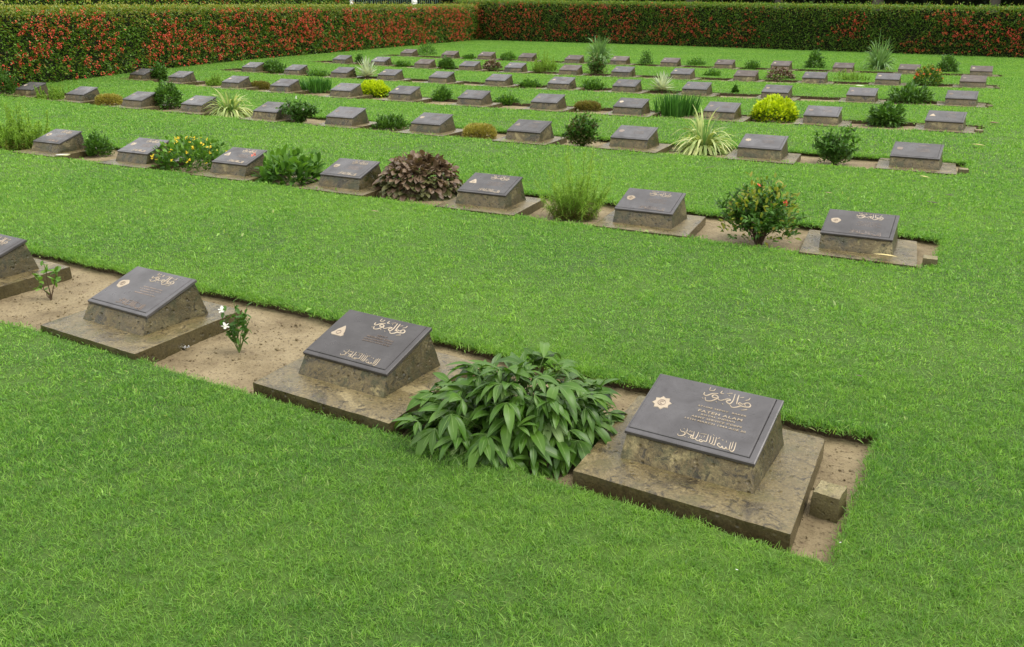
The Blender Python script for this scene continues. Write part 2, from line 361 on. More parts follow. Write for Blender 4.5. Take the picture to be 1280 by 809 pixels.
def P_feather(W, D, H, ns=34, mat='feather', low='featherbrown', px=1.0, spread=.5):
    """fine thread-leaved stems: each stem carries whorls of thin filaments"""
    st, P, Dd, LL = [], [], [], []; P2, D2 = [], []
    for s in range(ns):
        a = rng.random()*6.28; rr = rng.random()**.8; tall = rng.random() < .22
        hh = H*(rng.uniform(.75, 1.0) if tall else rng.uniform(.30, .62))
        tip = np.array([math.cos(a)*W/2*rr, math.sin(a)*D/2*rr, hh])
        b0 = np.array([tip[0]*spread, tip[1]*spread, -.01])
        ln = arc(b0, tip, .03, 8, .008); st.append(tube(ln, .0022*px, .001*px, 3))
        m_ = 120; t = rng.uniform(.12, 1, m_)*7; i = np.minimum(t.astype(int), 6); f = (t-i)[:, None]
        q = ln[i]*(1-f)+ln[i+1]*f; P.append(q); Dd.append(rng.normal(0, .9, q.shape)+[0, 0, .55])
        LL.append(.040*(1.35-t/9)*H/.4*rng.uniform(.6, 1.2, m_))
        b = 22; P2.append(ln[rng.integers(0, 3, b)]+rng.normal(0, .012, (b, 3))); D2.append(rng.normal(0, .8, (b, 3))+[0, 0, .4])
    P, Dd, LL = map(np.concatenate, (P, Dd, LL)); P2, D2 = map(np.concatenate, (P2, D2)); P2[:, 2] = np.abs(P2[:, 2])
    return [('stem', *merge(st), M['gstem']), ('feathery_foliage', *leaves(P, Dd, LL, .0042*px, .3, seg=2, prof='blade', fold=0), M[mat]),
            ('lower_foliage', *leaves(P2, D2, .05*H/.4, .006*px, .6, seg=2, prof='lance', fold=0), M[low])]
def P_clip(W, D, H, mat='tan', n=3000, L=.045):
    u = nrm(rng.normal(size=(n, 3))); u[:, 2] = np.abs(u[:, 2]); u = u/((np.abs(u)**3.2).sum(1, keepdims=True))**(1/3.2)
    p = u*np.array([W/2, D/2, H])*rng.uniform(.70, 1.0, n)[:, None]*.93
    sel = p*.9
    return [('stem', *stems_to(sel, 14, .004), M['stem']), ('clipped_foliage', *leaves(p*.97, u*[.6, .6, .8]+rng.normal(0, .35, p.shape)+[0, 0, .35], L*rng.uniform(.6, 1.2, n), L*.35, .2, seg=2, prof='lance', fold=0), M[mat])]
def P_peony(W, D, H):
    """big mound of drooping hand-shaped leaves, five leaflets each"""
    n = 340; u = nrm(rng.normal(size=(n, 3))); u[:, 2] = np.abs(u[:, 2])**.8
    r = rng.uniform(.16, 1.0, n)**.5*(1+.08*rng.normal(size=n))
    p = u*np.array([W/2-.06, D/2-.06, H-.03])*r[:, None]
    o = nrm(u*[1, 1, .35])
    # petiole tips -> leaflets fan out round the outward direction
    d0 = nrm(o+rng.normal(0, .45, o.shape)*[1, 1, .7]+[0, 0, .02]); d0[:, 2] = np.minimum(d0[:, 2], .55); d0 = nrm(d0); sd = nrm(np.cross(d0, [0, 0, 1.0])+1e-3)
    young = rng.random(n) < .025
    parts, yp, rp = [], [], []
    for k, ang in enumerate((-1.25, -.62, 0, .62, 1.25)):
        d = d0*math.cos(ang)+sd*math.sin(ang)+rng.normal(0, .10, d0.shape)
        szz = np.random.default_rng(3).uniform(.62, 1.15, n)
        L = szz*(.165 if k == 2 else .130 if k in (1, 3) else .090)*rng.uniform(.72, 1.12, n); dr = rng.uniform(.4, 1.9, n)
        rl = rng.normal(0, .22, n)
        for sel, dst in ((~young, parts), (young, yp)):
            if sel.any(): dst.append(leaves(p[sel], d[sel], L[sel], (L*.29)[sel], dr[sel], rl[sel], 6, 'lance', .17))
        V, Q = leaves(p+[0, 0, .0018], d, L*.96, .0022, dr, rl, 6, 'blade', 0); rp.append((V, Q))
    st = merge([tube(arc((q[0]*.25, q[1]*.25, -.01), q, .10, 6, .004), .0028, .0016, 4) for q in p[::2]])
    return [('stem', *st, M['gstem']), ('foliage', *merge(parts), M['peony']), ('leaf_ribs', *merge(rp), M['rib']), ('young_foliage', *merge(yp), M['peony_young'])]
def P_seed(W, D, H, flower=False):
    st, P, Dd = [], [], []
    tips = [(-.38, .0, .62), (-.05, .05, 1.0), (.36, -.05, .72), (-.25, -.1, .3), (.2, .1, .5)] if not flower else \
           [(-.35, 0, .8), (.0, .05, 1.0), (.4, 0, .9), (-.4, -.1, .55), (.35, .1, .4), (.1, -.1, .7), (-.2, .1, .35), (.45, .0, .65), (0., -.1, .45)]
    for t in tips:
        tip = np.array(t)*[W, D, H*.9]; ln = arc((0, 0, -.01), tip, .06, 7, .003); st.append(tube(ln, .0042 if not flower else .003, .0014, 5))
        m_ = 8 if not flower else 11
        i = rng.integers(4 if not flower else 3, 7, m_); P.append(ln[i]+rng.normal(0, .003, (m_, 3))); Dd.append(rng.normal(0, .75, (m_, 3))+[0, 0, .55])
    P, Dd = np.concatenate(P), np.concatenate(Dd)
    out = [('stem', *merge(st), M['stem' if not flower else 'gstem']), ('foliage', *leaves(P, Dd, (.040 if flower else .050)*rng.uniform(.7, 1.2, len(P)), .021, .4, seg=4, prof='oval'), M['fresh' if not flower else 'mid'])]
    if flower:
        for q in ((-.36, -.06, .76), (-.26, -.25, .50)):
            out.append(flowers(np.array([np.array(q)*[W, D, H]]), .045, 'white', 'blossom'))
    return out
def with_fl(parts, P, size, mat, **k): return parts+[flowers(np.array(P, float), size, mat, **k)]
def top_pts(n, W, D, H, lo=.55):
    p, _ = dome_pts(n*4, W, D, H, .93, .05); p = p[p[:, 2] > lo*H][:n]; return p

def mk(kind, W, D, H):
    z = H/.3
    if kind == 'peony': return P_peony(W*1.04, D*1.1, H*.80)
    if kind == 'seedling': return P_seed(W, D, H)
    if kind == 'periwinkle': return P_seed(W, D, H, True)
    if kind == 'ixora':
        a = P_loose(W*1.1, D*1.1, H, 'mid', .045, .020, 38, 44, r=.0045, low=.35)
        a += P_bush(W, D, H, 620, .045, .022, 'mid', accent='ixora', accfrac=.55, rmin=.6, zmin=.12, k=4)[1:]
        return a+[flowers(np.array([[W*.22, -D*.25, H*.72], [W*.24, -D*.22, H*.66], [W*.2, -D*.26, H*.68], [-W*.12, -.1, H*.95]]), .04, 'red')]
    if kind == 'ixora_red':
        a = P_bush(W, D, H, 1300, .06, .03, 'mid', accent='ixora', accfrac=.2, rmin=.55)
        return a+[flowers(top_pts(20, W, D, H, .35), .075, 'orange', k=6)]
    if kind == 'cosmos': return P_feather(W*1.1, D*1.1, H, 70)
    if kind == 'feather_far': return P_feather(W, D, H*1.1, 90, px=2.2, spread=.8)
    if kind == 'feather_low': return P_feather(W, D, H, 60, px=2.4, spread=.85, low='feather')
    if kind == 'coleus':
        return P_bush(W*1.02, D, H*.92, 1100, .085, .055, 'purplegreen', droop=1.3, lump=.06, rmin=.66, up=-.1, accent='purple', accfrac=.62, jit=.3, seg=4, k=16)
    if kind == 'coleus_far': return P_bush(W, D, H, 420, .09, .05, 'purplegreen', droop=1.0, lump=.12, rmin=.6, up=.1, accent='purple', accfrac=.9, jit=.35, seg=3)
    if kind == 'broad':
        return with_fl(P_bush(W, D, H, 420, .115, .05, 'mid', droop=.8, lump=.2, rmin=.5, up=.7, accent='fresh', accfrac=.45, stem='gstem', seg=4), [[-W*.5, -.05, H*.9], [-W*.47, -.03, H*.95]], .05, 'pink')
    if kind == 'lantana':
        a = P_bush(W, D, H, 1100, .055, .034, 'mid', droop=.5, lump=.2, rmin=.5, up=.6, accent='fresh', accfrac=.35, stem='gstem')
        return a+[flowers(np.concatenate([top_pts(60, W*1.04, D*1.04, H*1.04, .25)]), .042, 'yflower')]
    if kind == 'smalldark': return P_bush(W, D, H, 700, .05, .026, 'dark', lump=.25, rmin=.3, up=.9, accent='mid', accfrac=.3)
    if kind == 'darklow': return P_bush(W, D, H, 800, .07, .028, 'dark', lump=.3, rmin=.3, up=.7, accent='mid', accfrac=.25, prof='lance')
    if kind == 'leafylow': return P_bush(W, D, H, 750, .12, .036, 'dark', lump=.3, rmin=.3, up=.8, accent='mid', accfrac=.4, prof='lance', droop=1.0)
    if kind == 'rose': return with_fl(P_loose(W, D, H, 'mid', .05, .03, 30, 30), top_pts(5, W*.8, D*.8, H, .5), .05, 'white')
    if kind == 'openshrub': return P_loose(W, D, H, 'mid', .052, .030, 26, 30)+P_bush(W*.75, D*.75, H*.55, 300, .045, .022, 'dark', zmin=.1)[1:]
    if kind == 'twigshrub': return P_loose(W, D, H, 'mid', .046, .028, 30, 36)+P_bush(W*.95, D*.95, H*.9, 620, .045, .024, 'purplegreen', zmin=.15, lump=.3)[1:]
    if kind == 'round': return P_bush(W, D, H, 1000, .065, .034, 'dark', lump=.22, rmin=.5, accent='mid', accfrac=.35)
    if kind == 'roundlight': return P_bush(W, D, H, 900, .06, .026, 'mid', lump=.15, rmin=.5, up=.8, accent='fresh', accfrac=.4, prof='lance')
    if kind == 'varieg': return P_blades(W, D, H, 230, .052, 'varieg', (1.6, 3.8), tilt=1.0)+P_blades(W*.8, D*.8, H*1.0, 30, .022, 'iris', (.3, 1.2), name='young_blades', tilt=.5)
    if kind == 'iris': return P_blades(W, D, H, 190, .075, 'iris', (.3, 2.4), tilt=.8, bs=.2)+P_blades(W*.7, D*.7, H*.55, 16, .05, 'varieg', (2, 3.2), name='fading_blades')
    if kind == 'sword': return P_blades(W*.92, D*.8, H, 260, .018, 'blade', (.05, .35), prof='spike', tilt=.22, bs=.36)
    if kind == 'swordlow': return P_blades(W, D, H, 220, .022, 'blade', (.1, .6), prof='spike', tilt=.35, bs=.32)
    if kind == 'gold': return P_bush(W*.97, D, H*.86, 2200, .065, .036, 'golden_in', lump=.08, rmin=.68, up=.5, accent='yellow', accfrac=.9, jit=.45)
    if kind == 'tan': return P_clip(W, D, H, 'tan')
    if kind == 'tanred': return P_clip(W, D, H, 'tanred')
    if kind == 'agave': return P_agave(W*1.15, D*1.15, H*1.2, 54)
    if kind == 'creeper': return P_bush(W, D, H, 700, .06, .030, 'mid', lump=.35, rmin=.2, up=.9, accent='fresh', accfrac=.3, stem='gstem')
    raise KeyError(kind)

# row, gap (plant stands left of marker number gap, 0 = right end), kind, x0, x1, ytop, ybase, name, category, label, short
ORD = ['front', 'second', 'third', 'fourth', 'fifth', 'sixth', 'seventh']
PL = [
 (0, 0, 'peony', 492, 792, 418, 590, 'leafy_bush', 'bush', 'big sprawling mound of drooping dark green leaves between the two nearest plaques', 'big sprawling green bush'),
 (0, 1, 'periwinkle', 279, 319, 371, 440, 'periwinkle', 'flower', 'slender seedling with two white flowers in bare soil of the front row', 'white-flowered seedling'),
 (0, 2, 'seedling', 44, 84, 321, 374, 'seedling', 'plant', 'bare little seedling with a few pale leaves in the front row soil', 'bare little seedling'),
 (1, 0, 'ixora', 899, 998, 226, 306, 'ixora_shrub', 'shrub', 'upright shrub with yellow tipped leaves and one red bloom in the second row', 'yellow-tipped shrub'),
 (1, 1, 'cosmos', 669, 764, 182, 274, 'feathery_plant', 'plant', 'tall wispy thread-leaved plant standing in the middle of the second row', 'tall wispy plant'),
 (1, 2, 'coleus', 468, 582, 187, 250, 'coleus_bush', 'bush', 'large round dome of purple brown leaves in the second row', 'large purple-brown dome bush'),
 (1, 3, 'broad', 320, 414, 189, 233, 'broadleaf_plant', 'plant', 'glossy broad-leaved green clump with a coral bloom at its left in the second row', 'glossy broad-leaved clump'),
 (1, 4, 'lantana', 189, 290, 171, 216, 'lantana_bush', 'bush', 'wide green bush dotted with small yellow flowers in the second row', 'yellow-flowered bush'),
 (1, 5, 'smalldark', 105, 142, 167, 195, 'dwarf_shrub', 'shrub', 'small compact dark shrub near the left end of the second row', 'small dark shrub'),
 (1, 6, 'feather_far', -14, 66, 134, 187, 'feathery_plant', 'plant', 'bulky feathery green plant at the far left of the second row', 'bulky feathery plant'),
 (2, 0, 'openshrub', 1015, 1072, 156, 206, 'rose_bush', 'bush', 'open twiggy dark green bush at the right of the third row', 'open twiggy bush'),
 (2, 1, 'varieg', 836, 920, 140, 194, 'spider_lily', 'lily', 'arching cream striped lily clump right of centre in the third row', 'cream-striped lily clump'),
 (2, 2, 'twigshrub', 704, 750, 141, 184, 'twiggy_shrub', 'shrub', 'upright brownish green twiggy shrub in the middle of the third row', 'brownish twiggy shrub'),
 (2, 3, 'tan', 577, 622, 155, 174, 'clipped_mound', 'bush', 'flat-topped tan clipped mound near the middle of the third row', 'flat tan clipped mound'),
 (2, 4, 'darklow', 466, 513, 145, 163, 'low_shrub', 'shrub', 'low spreading dark green shrub left of the middle tan mound in the third row', 'low spreading dark shrub'),
 (2, 5, 'rose', 345, 404, 122, 156, 'rose_bush', 'bush', 'rose bush with a few white blooms in the left half of the third row', 'white-blooming rose bush'),
 (2, 6, 'varieg', 257, 322, 112, 148, 'spider_lily', 'lily', 'arching cream striped lily clump in the left half of the third row', 'cream-striped lily clump'),
 (2, 7, 'round', 192, 231, 104, 137, 'round_bush', 'bush', 'round dark green bush right of the leftmost tan mound, third row', 'round dark green bush'),
 (2, 8, 'tan', 120, 154, 118, 132, 'clipped_mound', 'bush', 'clipped tan mound near the left end of the third row', 'clipped tan mound'),
 (2, 9, 'feather_low', 46, 90, 105, 125, 'low_feathery_plant', 'plant', 'low dense feathery green plant between the two leftmost markers of the third row', 'low feathery plant'),
 (2, 10, 'round', -12, 22, 90, 119, 'round_bush', 'bush', 'dark green bush cut by the left photo edge, third row', 'dark edge bush'),
 (3, 0, 'leafylow', 1081, 1132, 129, 159, 'fern_like_plant', 'plant', 'dark pointed long-leaved plant at the right of the fourth row', 'dark long-leaved plant'),
 (3, 1, 'gold', 935, 999, 116, 153, 'golden_bush', 'bush', 'bright yellow bush in the right half of the fourth row', 'bright yellow bush'),
 (3, 2, 'sword', 813, 875, 115, 146, 'grassy_clump', 'grass clump', 'upright deep green clump of sword-shaped blades in the fourth row', 'deep green sword-leaved clump'),
 (3, 3, 'tanred', 716, 752, 127, 139, 'low_mound', 'bush', 'low russet mound in the middle of the fourth row', 'low russet mound'),
 (3, 4, 'creeper', 617, 650, 119, 132, 'low_plant', 'plant', 'low wispy green plant just right of the middle of the fourth row', 'low wispy green plant'),
 (3, 5, 'creeper', 539, 567, 110, 127, 'small_plant', 'plant', 'small upright bright green plant just right of a golden bush, fourth row', 'small upright green plant'),
 (3, 6, 'gold', 444, 491, 98, 122, 'golden_bush', 'bush', 'bright yellow bush in the left half of the fourth row', 'bright yellow bush'),
 (3, 7, 'swordlow', 375, 416, 95, 117, 'grassy_clump', 'grass clump', 'dense grassy green clump left of the left golden bush in the fourth row', 'dense grassy clump'),
 (3, 8, 'tanred', 311, 339, 102, 112, 'low_mound', 'bush', 'low brown mound at the left of the fourth row', 'low brown mound'),
 (3, 9, 'feather_low', 257, 281, 91, 107, 'wispy_plant', 'plant', 'small wispy green plant near the left end of the fourth row', 'small wispy plant'),
 (3, 10, 'round', 189, 211, 81, 102, 'small_bush', 'bush', 'small dark bush between the two leftmost markers of the fourth row', 'small dark bush'),
 (4, 0, 'leafylow', 1107, 1166, 107, 130, 'leafy_bush', 'bush', 'wide grey green leafy bush at the right of the fifth row', 'wide grey-green bush'),
 (4, 2, 'smalldark', 914, 923, 108, 119, 'seedling', 'plant', 'tiny dark seedling in the bare strip of the fifth row', 'tiny dark seedling'),
 (4, 3, 'agave', 811, 843, 93, 117, 'agave', 'agave', 'spiky pale agave right of centre in the fifth row', 'spiky pale agave'),
 (4, 4, 'creeper', 724, 758, 100, 113, 'low_plant', 'plant', 'low green plant in the middle of the fifth row, left of the right agave', 'low green plant'),
 (4, 5, 'creeper', 645, 677, 100, 110, 'low_plant', 'plant', 'low dark green creeping plant in the middle of the fifth row, beside a bare strip', 'low creeping plant'),
 (4, 8, 'agave', 445, 474, 74, 100, 'agave', 'agave', 'spiky pale agave left of centre in the fifth row', 'spiky pale agave'),
 (4, 9, 'creeper', 382, 413, 88, 97, 'low_plant', 'plant', 'low flat green plant near the left end of the fifth row', 'low flat green plant'),
 (4, 10, 'round', 325, 359, 76, 92, 'leafy_bush', 'bush', 'leafy dark green bush at the left end of the fifth row', 'leafy dark bush'),
 (5, 0, 'ixora_red', 1140, 1178, 83, 108, 'ixora_shrub', 'shrub', 'round shrub with orange red blooms at the right of the sixth row', 'orange-blooming shrub'),
 (5, 1, 'feather_low', 1041, 1089, 87, 104, 'wispy_plant', 'plant', 'low wide feathery bright green plant in the right half of the sixth row', 'low wide feathery plant'),
 (5, 2, 'coleus_far', 956, 993, 85, 102, 'coleus_bush', 'bush', 'low brown leaved bush in the right half of the sixth row', 'low brown-leaved bush'),
 (5, 3, 'creeper', 879, 902, 88, 98, 'low_plant', 'plant', 'small low green plant in the right half of the sixth row', 'small low green plant'),
 (5, 5, 'twigshrub', 732, 760, 71, 94, 'twiggy_shrub', 'shrub', 'dark twiggy shrub in the sixth row in front of a tall iris', 'dark twiggy shrub'),
 (5, 6, 'feather_far', 663, 697, 66, 91, 'feathery_plant', 'plant', 'bright green feathery plant in the middle of the sixth row', 'bright feathery plant'),
 (5, 7, 'coleus_far', 603, 628, 75, 89, 'coleus_bush', 'bush', 'small purple brown bush in the middle of the sixth row', 'small purple-brown bush'),
 (5, 8, 'round', 546, 571, 73, 87, 'small_bush', 'bush', 'small round dark green bush left of centre in the sixth row', 'small round dark bush'),
 (5, 9, 'creeper', 489, 516, 77, 84, 'low_plant', 'plant', 'low green creeping plant near the left end of the sixth row', 'low creeping plant'),
 (5, 10, 'smalldark', 444, 456, 68, 80, 'small_shrub', 'shrub', 'small dark upright shrub at the left end of the sixth row', 'small dark upright shrub'),
 (6, 0, 'round', 1169, 1197, 69, 93, 'round_bush', 'bush', 'round green bush at the right end of the seventh row', 'round green bush'),
 (6, 1, 'iris', 1074, 1121, 49, 90, 'iris_clump', 'iris', 'tall grey green iris clump in the right part of the seventh row', 'tall iris clump'),
 (6, 2, 'round', 1004, 1031, 65, 88, 'dense_bush', 'bush', 'dense dark bush in the right part of the seventh row, left of an iris clump', 'dense dark bush'),
 (6, 3, 'creeper', 930, 951, 77, 87, 'low_plant', 'plant', 'pale low plant in the right part of the seventh row', 'pale low plant'),
 (6, 4, 'creeper', 857, 883, 74, 84, 'low_plant', 'plant', 'low spreading green plant right of centre in the seventh row', 'low spreading plant'),
 (6, 5, 'smalldark', 798, 817, 63, 82, 'small_shrub', 'shrub', 'small pointed dark shrub near the middle of the seventh row', 'small pointed shrub'),
 (6, 6, 'iris', 727, 770, 44, 80, 'iris_clump', 'iris', 'tall bushy iris clump in the middle of the seventh row', 'tall bushy iris clump'),
 (6, 8, 'roundlight', 624, 647, 65, 76, 'round_bush', 'bush', 'pale green rounded bush left of centre in the seventh row', 'pale rounded bush'),
 (6, 9, 'creeper', 577, 597, 68, 75, 'low_plant', 'plant', 'low dark plant in the left part of the seventh row', 'low dark plant'),
 (6, 10, 'roundlight', 520, 548, 53, 71, 'round_bush', 'bush', 'bright green upright bush at the left end of the seventh row', 'bright green bush'),
]
# ------------------------------------------------------------------ marker positions (ground survey)
GR = [
 [(-0.003, 0.004), (-1.674, 0.012), (-3.279, 0.011), (-4.965, 0.09)],
 [(0.005, 3.701), (-1.644, 3.728), (-3.175, 3.68), (-4.814, 3.74), (-6.32, 3.726), (-7.839, 3.704), (-9.426, 3.727)],
 [(-0.011, 7.712), (-1.672, 7.442), (-3.301, 7.523), (-4.763, 7.358), (-6.352, 7.426), (-7.935, 7.472), (-9.434, 7.419), (-11.264, 7.678), (-12.791, 7.628), (-14.624, 7.834), (-16.417, 7.935)],
 [(0.009, 11.278), (-1.68, 11.142), (-3.191, 10.926), (-4.69, 10.782), (-6.235, 10.828), (-7.721, 10.779), (-9.349, 10.968), (-10.745, 10.788), (-12.542, 11.068), (-14.088, 11.145), (-16.314, 11.742), (-17.819, 11.689)],
 [(-0.009, 15.024), (-1.67, 14.757), (-3.199, 14.513), (-4.771, 14.513), (-6.248, 14.417), (-7.728, 14.321), (-9.319, 14.449), (-10.908, 14.585), (-12.411, 14.553), (-13.909, 14.544), (-15.62, 14.752), (-17.355, 14.977)],
 [(-0.039, 19.117), (-1.753, 19.032), (-3.281, 18.462), (-4.83, 18.35), (-6.355, 18.236), (-7.895, 18.224), (-9.325, 18.083), (-11.032, 18.346), (-12.474, 18.214), (-14.109, 18.432), (-15.905, 18.792), (-17.551, 18.903)],
 [(-0.044, 22.858), (-1.712, 22.634), (-3.326, 22.403), (-4.976, 22.543), (-6.521, 22.268), (-8.169, 22.493), (-9.805, 22.668), (-11.276, 22.3), (-13.091, 22.866), (-14.684, 22.946), (-16.085, 22.646), (-18.056, 23.176)]]
ROWP = []
for r, L in enumerate(GR):
    a = np.array(L); deg = 1 if r < 2 else 2
    ROWP.append(np.polyfit(a[:, 0], a[:, 1], deg))
def rowy(r, x): return np.polyval(ROWP[r], x)
XR = [.60, .575, .53, .53, .50, .50, .47]
XL = [-9.0, -11.4, -18.2, -18.6, -18.8, -19.0, -19.3]
FR = [-.458, -.39, -.37, -.35, -.34, -.34, -.34]
BK = [.575, .64, .62, .62, .64, .66, .66]
BEDZ = -.055
def bz(r): return -.052 if r == 0 else BEDZ
def n1(x, s, seed): return mnoise.noise(Vector((float(x)*s, seed, .3)))
def front_edge(r, x): return rowy(r, x)+FR[r]+.018*n1(x, 3.1, r*7.)+.010*n1(x, 14, r*3.+50)
def back_edge(r, x): return rowy(r, x)+BK[r]+.030*n1(x, 2.3, r*5.+90)+.014*n1(x, 13, r*2.+30)

# ------------------------------------------------------------------ ground, lawn, soil beds
G = 260.0
mesh_obj('ground', [(-G, -G, -.09), (G, -G, -.09), (G, G, -.09), (-G, G, -.09)], [(0, 1, 2, 3)], M['lawn'])['kind'] = 'structure'
LX0, LX1, LY0, LY1 = -26.0, 30.0, -9.0, 42.0
lv, lf = [], []
def band(xs, ya, yb, skirt_a=False, skirt_b=False):
    """strip of lawn between two edges, with cut earth skirts where it drops into a bed"""
    b = len(lv); n = len(xs)
    for i in range(n):
        x = xs[i]; y0, y1 = ya[i], yb[i]
        lv.extend([(x, y0, -.095), (x, y0, 0), (x, y1, 0), (x, y1, -.095)])
    for i in range(n-1):
        j = b+4*i
        lf.append((j+1, j+5, j+6, j+2))
        if skirt_a: lf.append((j, j+4, j+5, j+1))
        if skirt_b: lf.append((j+2, j+6, j+7, j+3))
prev_top = None
def wallx(x, y0, y1, xn):
    b = len(lv); lv.extend([(x, y0, -.095), (x, y1, -.095), (x, y1, 0), (x, y0, 0)]); lf.append((b, b+1, b+2, b+3))
for r in range(8):
    # lawn between bed r-1 and bed r over full width, piecewise in x
    xs_all = sorted(set([LX0, LX1] + [x for q in (r-1, r) if 0 <= q < 7 for x in (XL[q], XR[q])]))
    for xa, xb in zip(xs_all[:-1], xs_all[1:]):
        step = .03 if r < 3 else .08
        mid_ = (xa+xb)/2; n = max(2, int((min(xb, 3)-max(xa, -19))/step)) if xa >= -19.5 and xb <= 3 else 2
        xs = np.linspace(xa, xb, n)
        lo_in = r-1 >= 0 and XL[r-1] < mid_ < XR[r-1]; hi_in = r < 7 and XL[r] < mid_ < XR[r]
        if r == 0: ya = [LY0]*n
        elif lo_in: ya = [back_edge(r-1, x) for x in xs]
        else: ya = [float(rowy(r-1, min(max(x, -19), .6))) for x in xs]
        if r == 7: yb = [LY1]*n
        elif hi_in: yb = [front_edge(r, x) for x in xs]
        else: yb = [float(rowy(r, min(max(x, -19), .6))) for x in xs]
        band(xs, ya, yb, lo_in, hi_in)
for r in range(7):
    for x in (XL[r], XR[r]): wallx(x, front_edge(r, x), back_edge(r, x), 0)
tag(mesh_obj('lawn', lv, lf, M['lawn']), kind='structure')

def in_bed(x, y, pad=0.0):
    """vectorised: is the point inside one of the soil beds"""
    ins = np.zeros(len(x), bool)
    for r in range(7):
        yc = np.polyval(ROWP[r], x); near = (x > XL[r]+pad) & (x < XR[r]-pad) & (np.abs(y-yc) < .9)
        idx = np.where(near)[0]
        if len(idx):
            fe = np.array([front_edge(r, float(v)) for v in x[idx]]); be = np.array([back_edge(r, float(v)) for v in x[idx]])
            ins[idx[(y[idx] > fe+pad) & (y[idx] < be-pad)]] = True
    return ins
for r in range(7):
    st = .022 if r == 0 else .05 if r == 1 else .12
    xl = XL[r]-.02; xs = np.linspace(xl, XR[r]+.02, int((XR[r]-xl)/st)); ny = 44 if r == 0 else 16 if r == 1 else 7
    v = []
    for x in xs:
        y0, y1 = float(rowy(r, x))+FR[r]-.05, float(rowy(r, x))+BK[r]+.06
        for y in np.linspace(y0, y1, ny):
            z = bz(r)+.010*mnoise.noise(Vector((x*3, y*3, r)))+.006*mnoise.noise(Vector((x*14, y*14, r)))+(.005*mnoise.noise(Vector((x*45, y*45, r))) if r == 0 else 0)
            v.append((x, y, z))
    i = np.arange(len(xs)*ny).reshape(len(xs), ny)
    q = np.stack([i[:-1, :-1], i[1:, :-1], i[1:, 1:], i[:-1, 1:]], -1).reshape(-1, 4)
    tag(mesh_obj('soil_bed', v, q, M['soil'], smooth=True), kind='structure')
# crumbs of earth lying on the near bed
cv = []
for k in range(2600):
    x = rng.uniform(-5.6, .55); y = rng.uniform(-.38, .5); s = abs(rng.normal(0, .0030))+.0012 if k > 110 else rng.uniform(.005, .011)
    t = nrm(rng.normal(size=(6, 3)))
    o6 = np.array([(1, 0, 0), (-1, 0, 0), (0, 1, 0), (0, -1, 0), (0, 0, 1), (0, 0, -1)])*rng.uniform(.6, 1.3, (6, 1))*s
    V = o6+[x, y, bz(0)+s*.5+.010*mnoise.noise(Vector((x*3, y*3, 0)))]
    cv.append((V, np.array([(0, 2, 4), (2, 1, 4), (1, 3, 4), (3, 0, 4), (2, 0, 5), (1, 2, 5), (3, 1, 5), (0, 3, 5)])))
tag(mesh_obj('soil_crumbs', *merge(cv), M['soil']), 'loose crumbs of sandy earth scattered over the front soil bed', 'soil', kind='stuff')

# ------------------------------------------------------------------ grave markers
TL = .3187; CT, ST = math.cos(TL), math.sin(TL)
PZ = .18
def rough_box(corn_b, corn_t, zb, zt, nx=22, ny=16, nz=6, amp=.003, seed=0., ztf=None, rnd=.006, shear=0.):
    """block with slanting sides: footprint rectangles at bottom/top, worn surface"""
    vs, qs = [], []
    def P(u, v, w):
        x = (corn_b[0]*(1-u)+corn_b[1]*u)*(1-w)+(corn_t[0]*(1-u)+corn_t[1]*u)*w
        y = (corn_b[2]*(1-v)+corn_b[3]*v)*(1-w)+(corn_t[2]*(1-v)+corn_t[3]*v)*w
        z = zb+(((ztf(v) if ztf else zt)-zb)*w)
        x += shear*v
        # worn arrises
        e = sum(1 for q in (u, v, w) if q in (0., 1.))
        cx, cy = (corn_b[0]+corn_b[1])/2, (corn_b[2]+corn_b[3])/2
        s = 1-(e-1)*rnd/.25 if e > 1 else 1
        x = cx+(x-cx)*(1-(1-s)*.12); y = cy+(y-cy)*(1-(1-s)*.12)
        if w == 1. and e > 1: z -= rnd*(e-1)*.6
        d = mnoise.noise_vector(Vector((x*14+seed, y*14, z*14)))*amp+mnoise.noise_vector(Vector((x*45+seed, y*45, z*45)))*amp*.5
        return (x+d[0], y+d[1], z+d[2]*.7)
    def face(f, a, b):
        base = len(vs)
        ga = lambda i, m: 0. if i == 0 else 1. if i == m else .014 if i == 1 else .986 if i == m-1 else i/m
        for i in range(a+1):
            for j in range(b+1): vs.append(P(*f(ga(i, a), ga(j, b))))
        for i in range(a):
            for j in range(b):
                k = base+i*(b+1)+j; qs.append((k, k+b+1, k+b+2, k+1))
    face(lambda s, t: (s, t, 1.), nx, ny); face(lambda s, t: (t, s, 0.), ny, nx)
    face(lambda s, t: (s, 0., t), nx, nz); face(lambda s, t: (1-s, 1., t), nx, nz)
    face(lambda s, t: (0., 1-s, t), ny, nz); face(lambda s, t: (1., s, t), ny, nz)
    return vs, np.array(qs)
def weld(o, d=.0006):
    import bmesh
    bm = bmesh.new(); bm.from_mesh(o.data); bmesh.ops.remove_doubles(bm, verts=bm.verts, dist=d)
    bmesh.ops.recalc_face_normals(bm, faces=bm.faces); bm.to_mesh(o.data); bm.free(); o.data.set_sharp_from_angle(angle=math.radians(38)); return o
def on_plate(u, v, h=0.0):
    """plate coordinates -> marker space"""
    return (u, v*CT-h*ST, PZ+v*ST+h*CT)
HWp, HDp = .254, .180
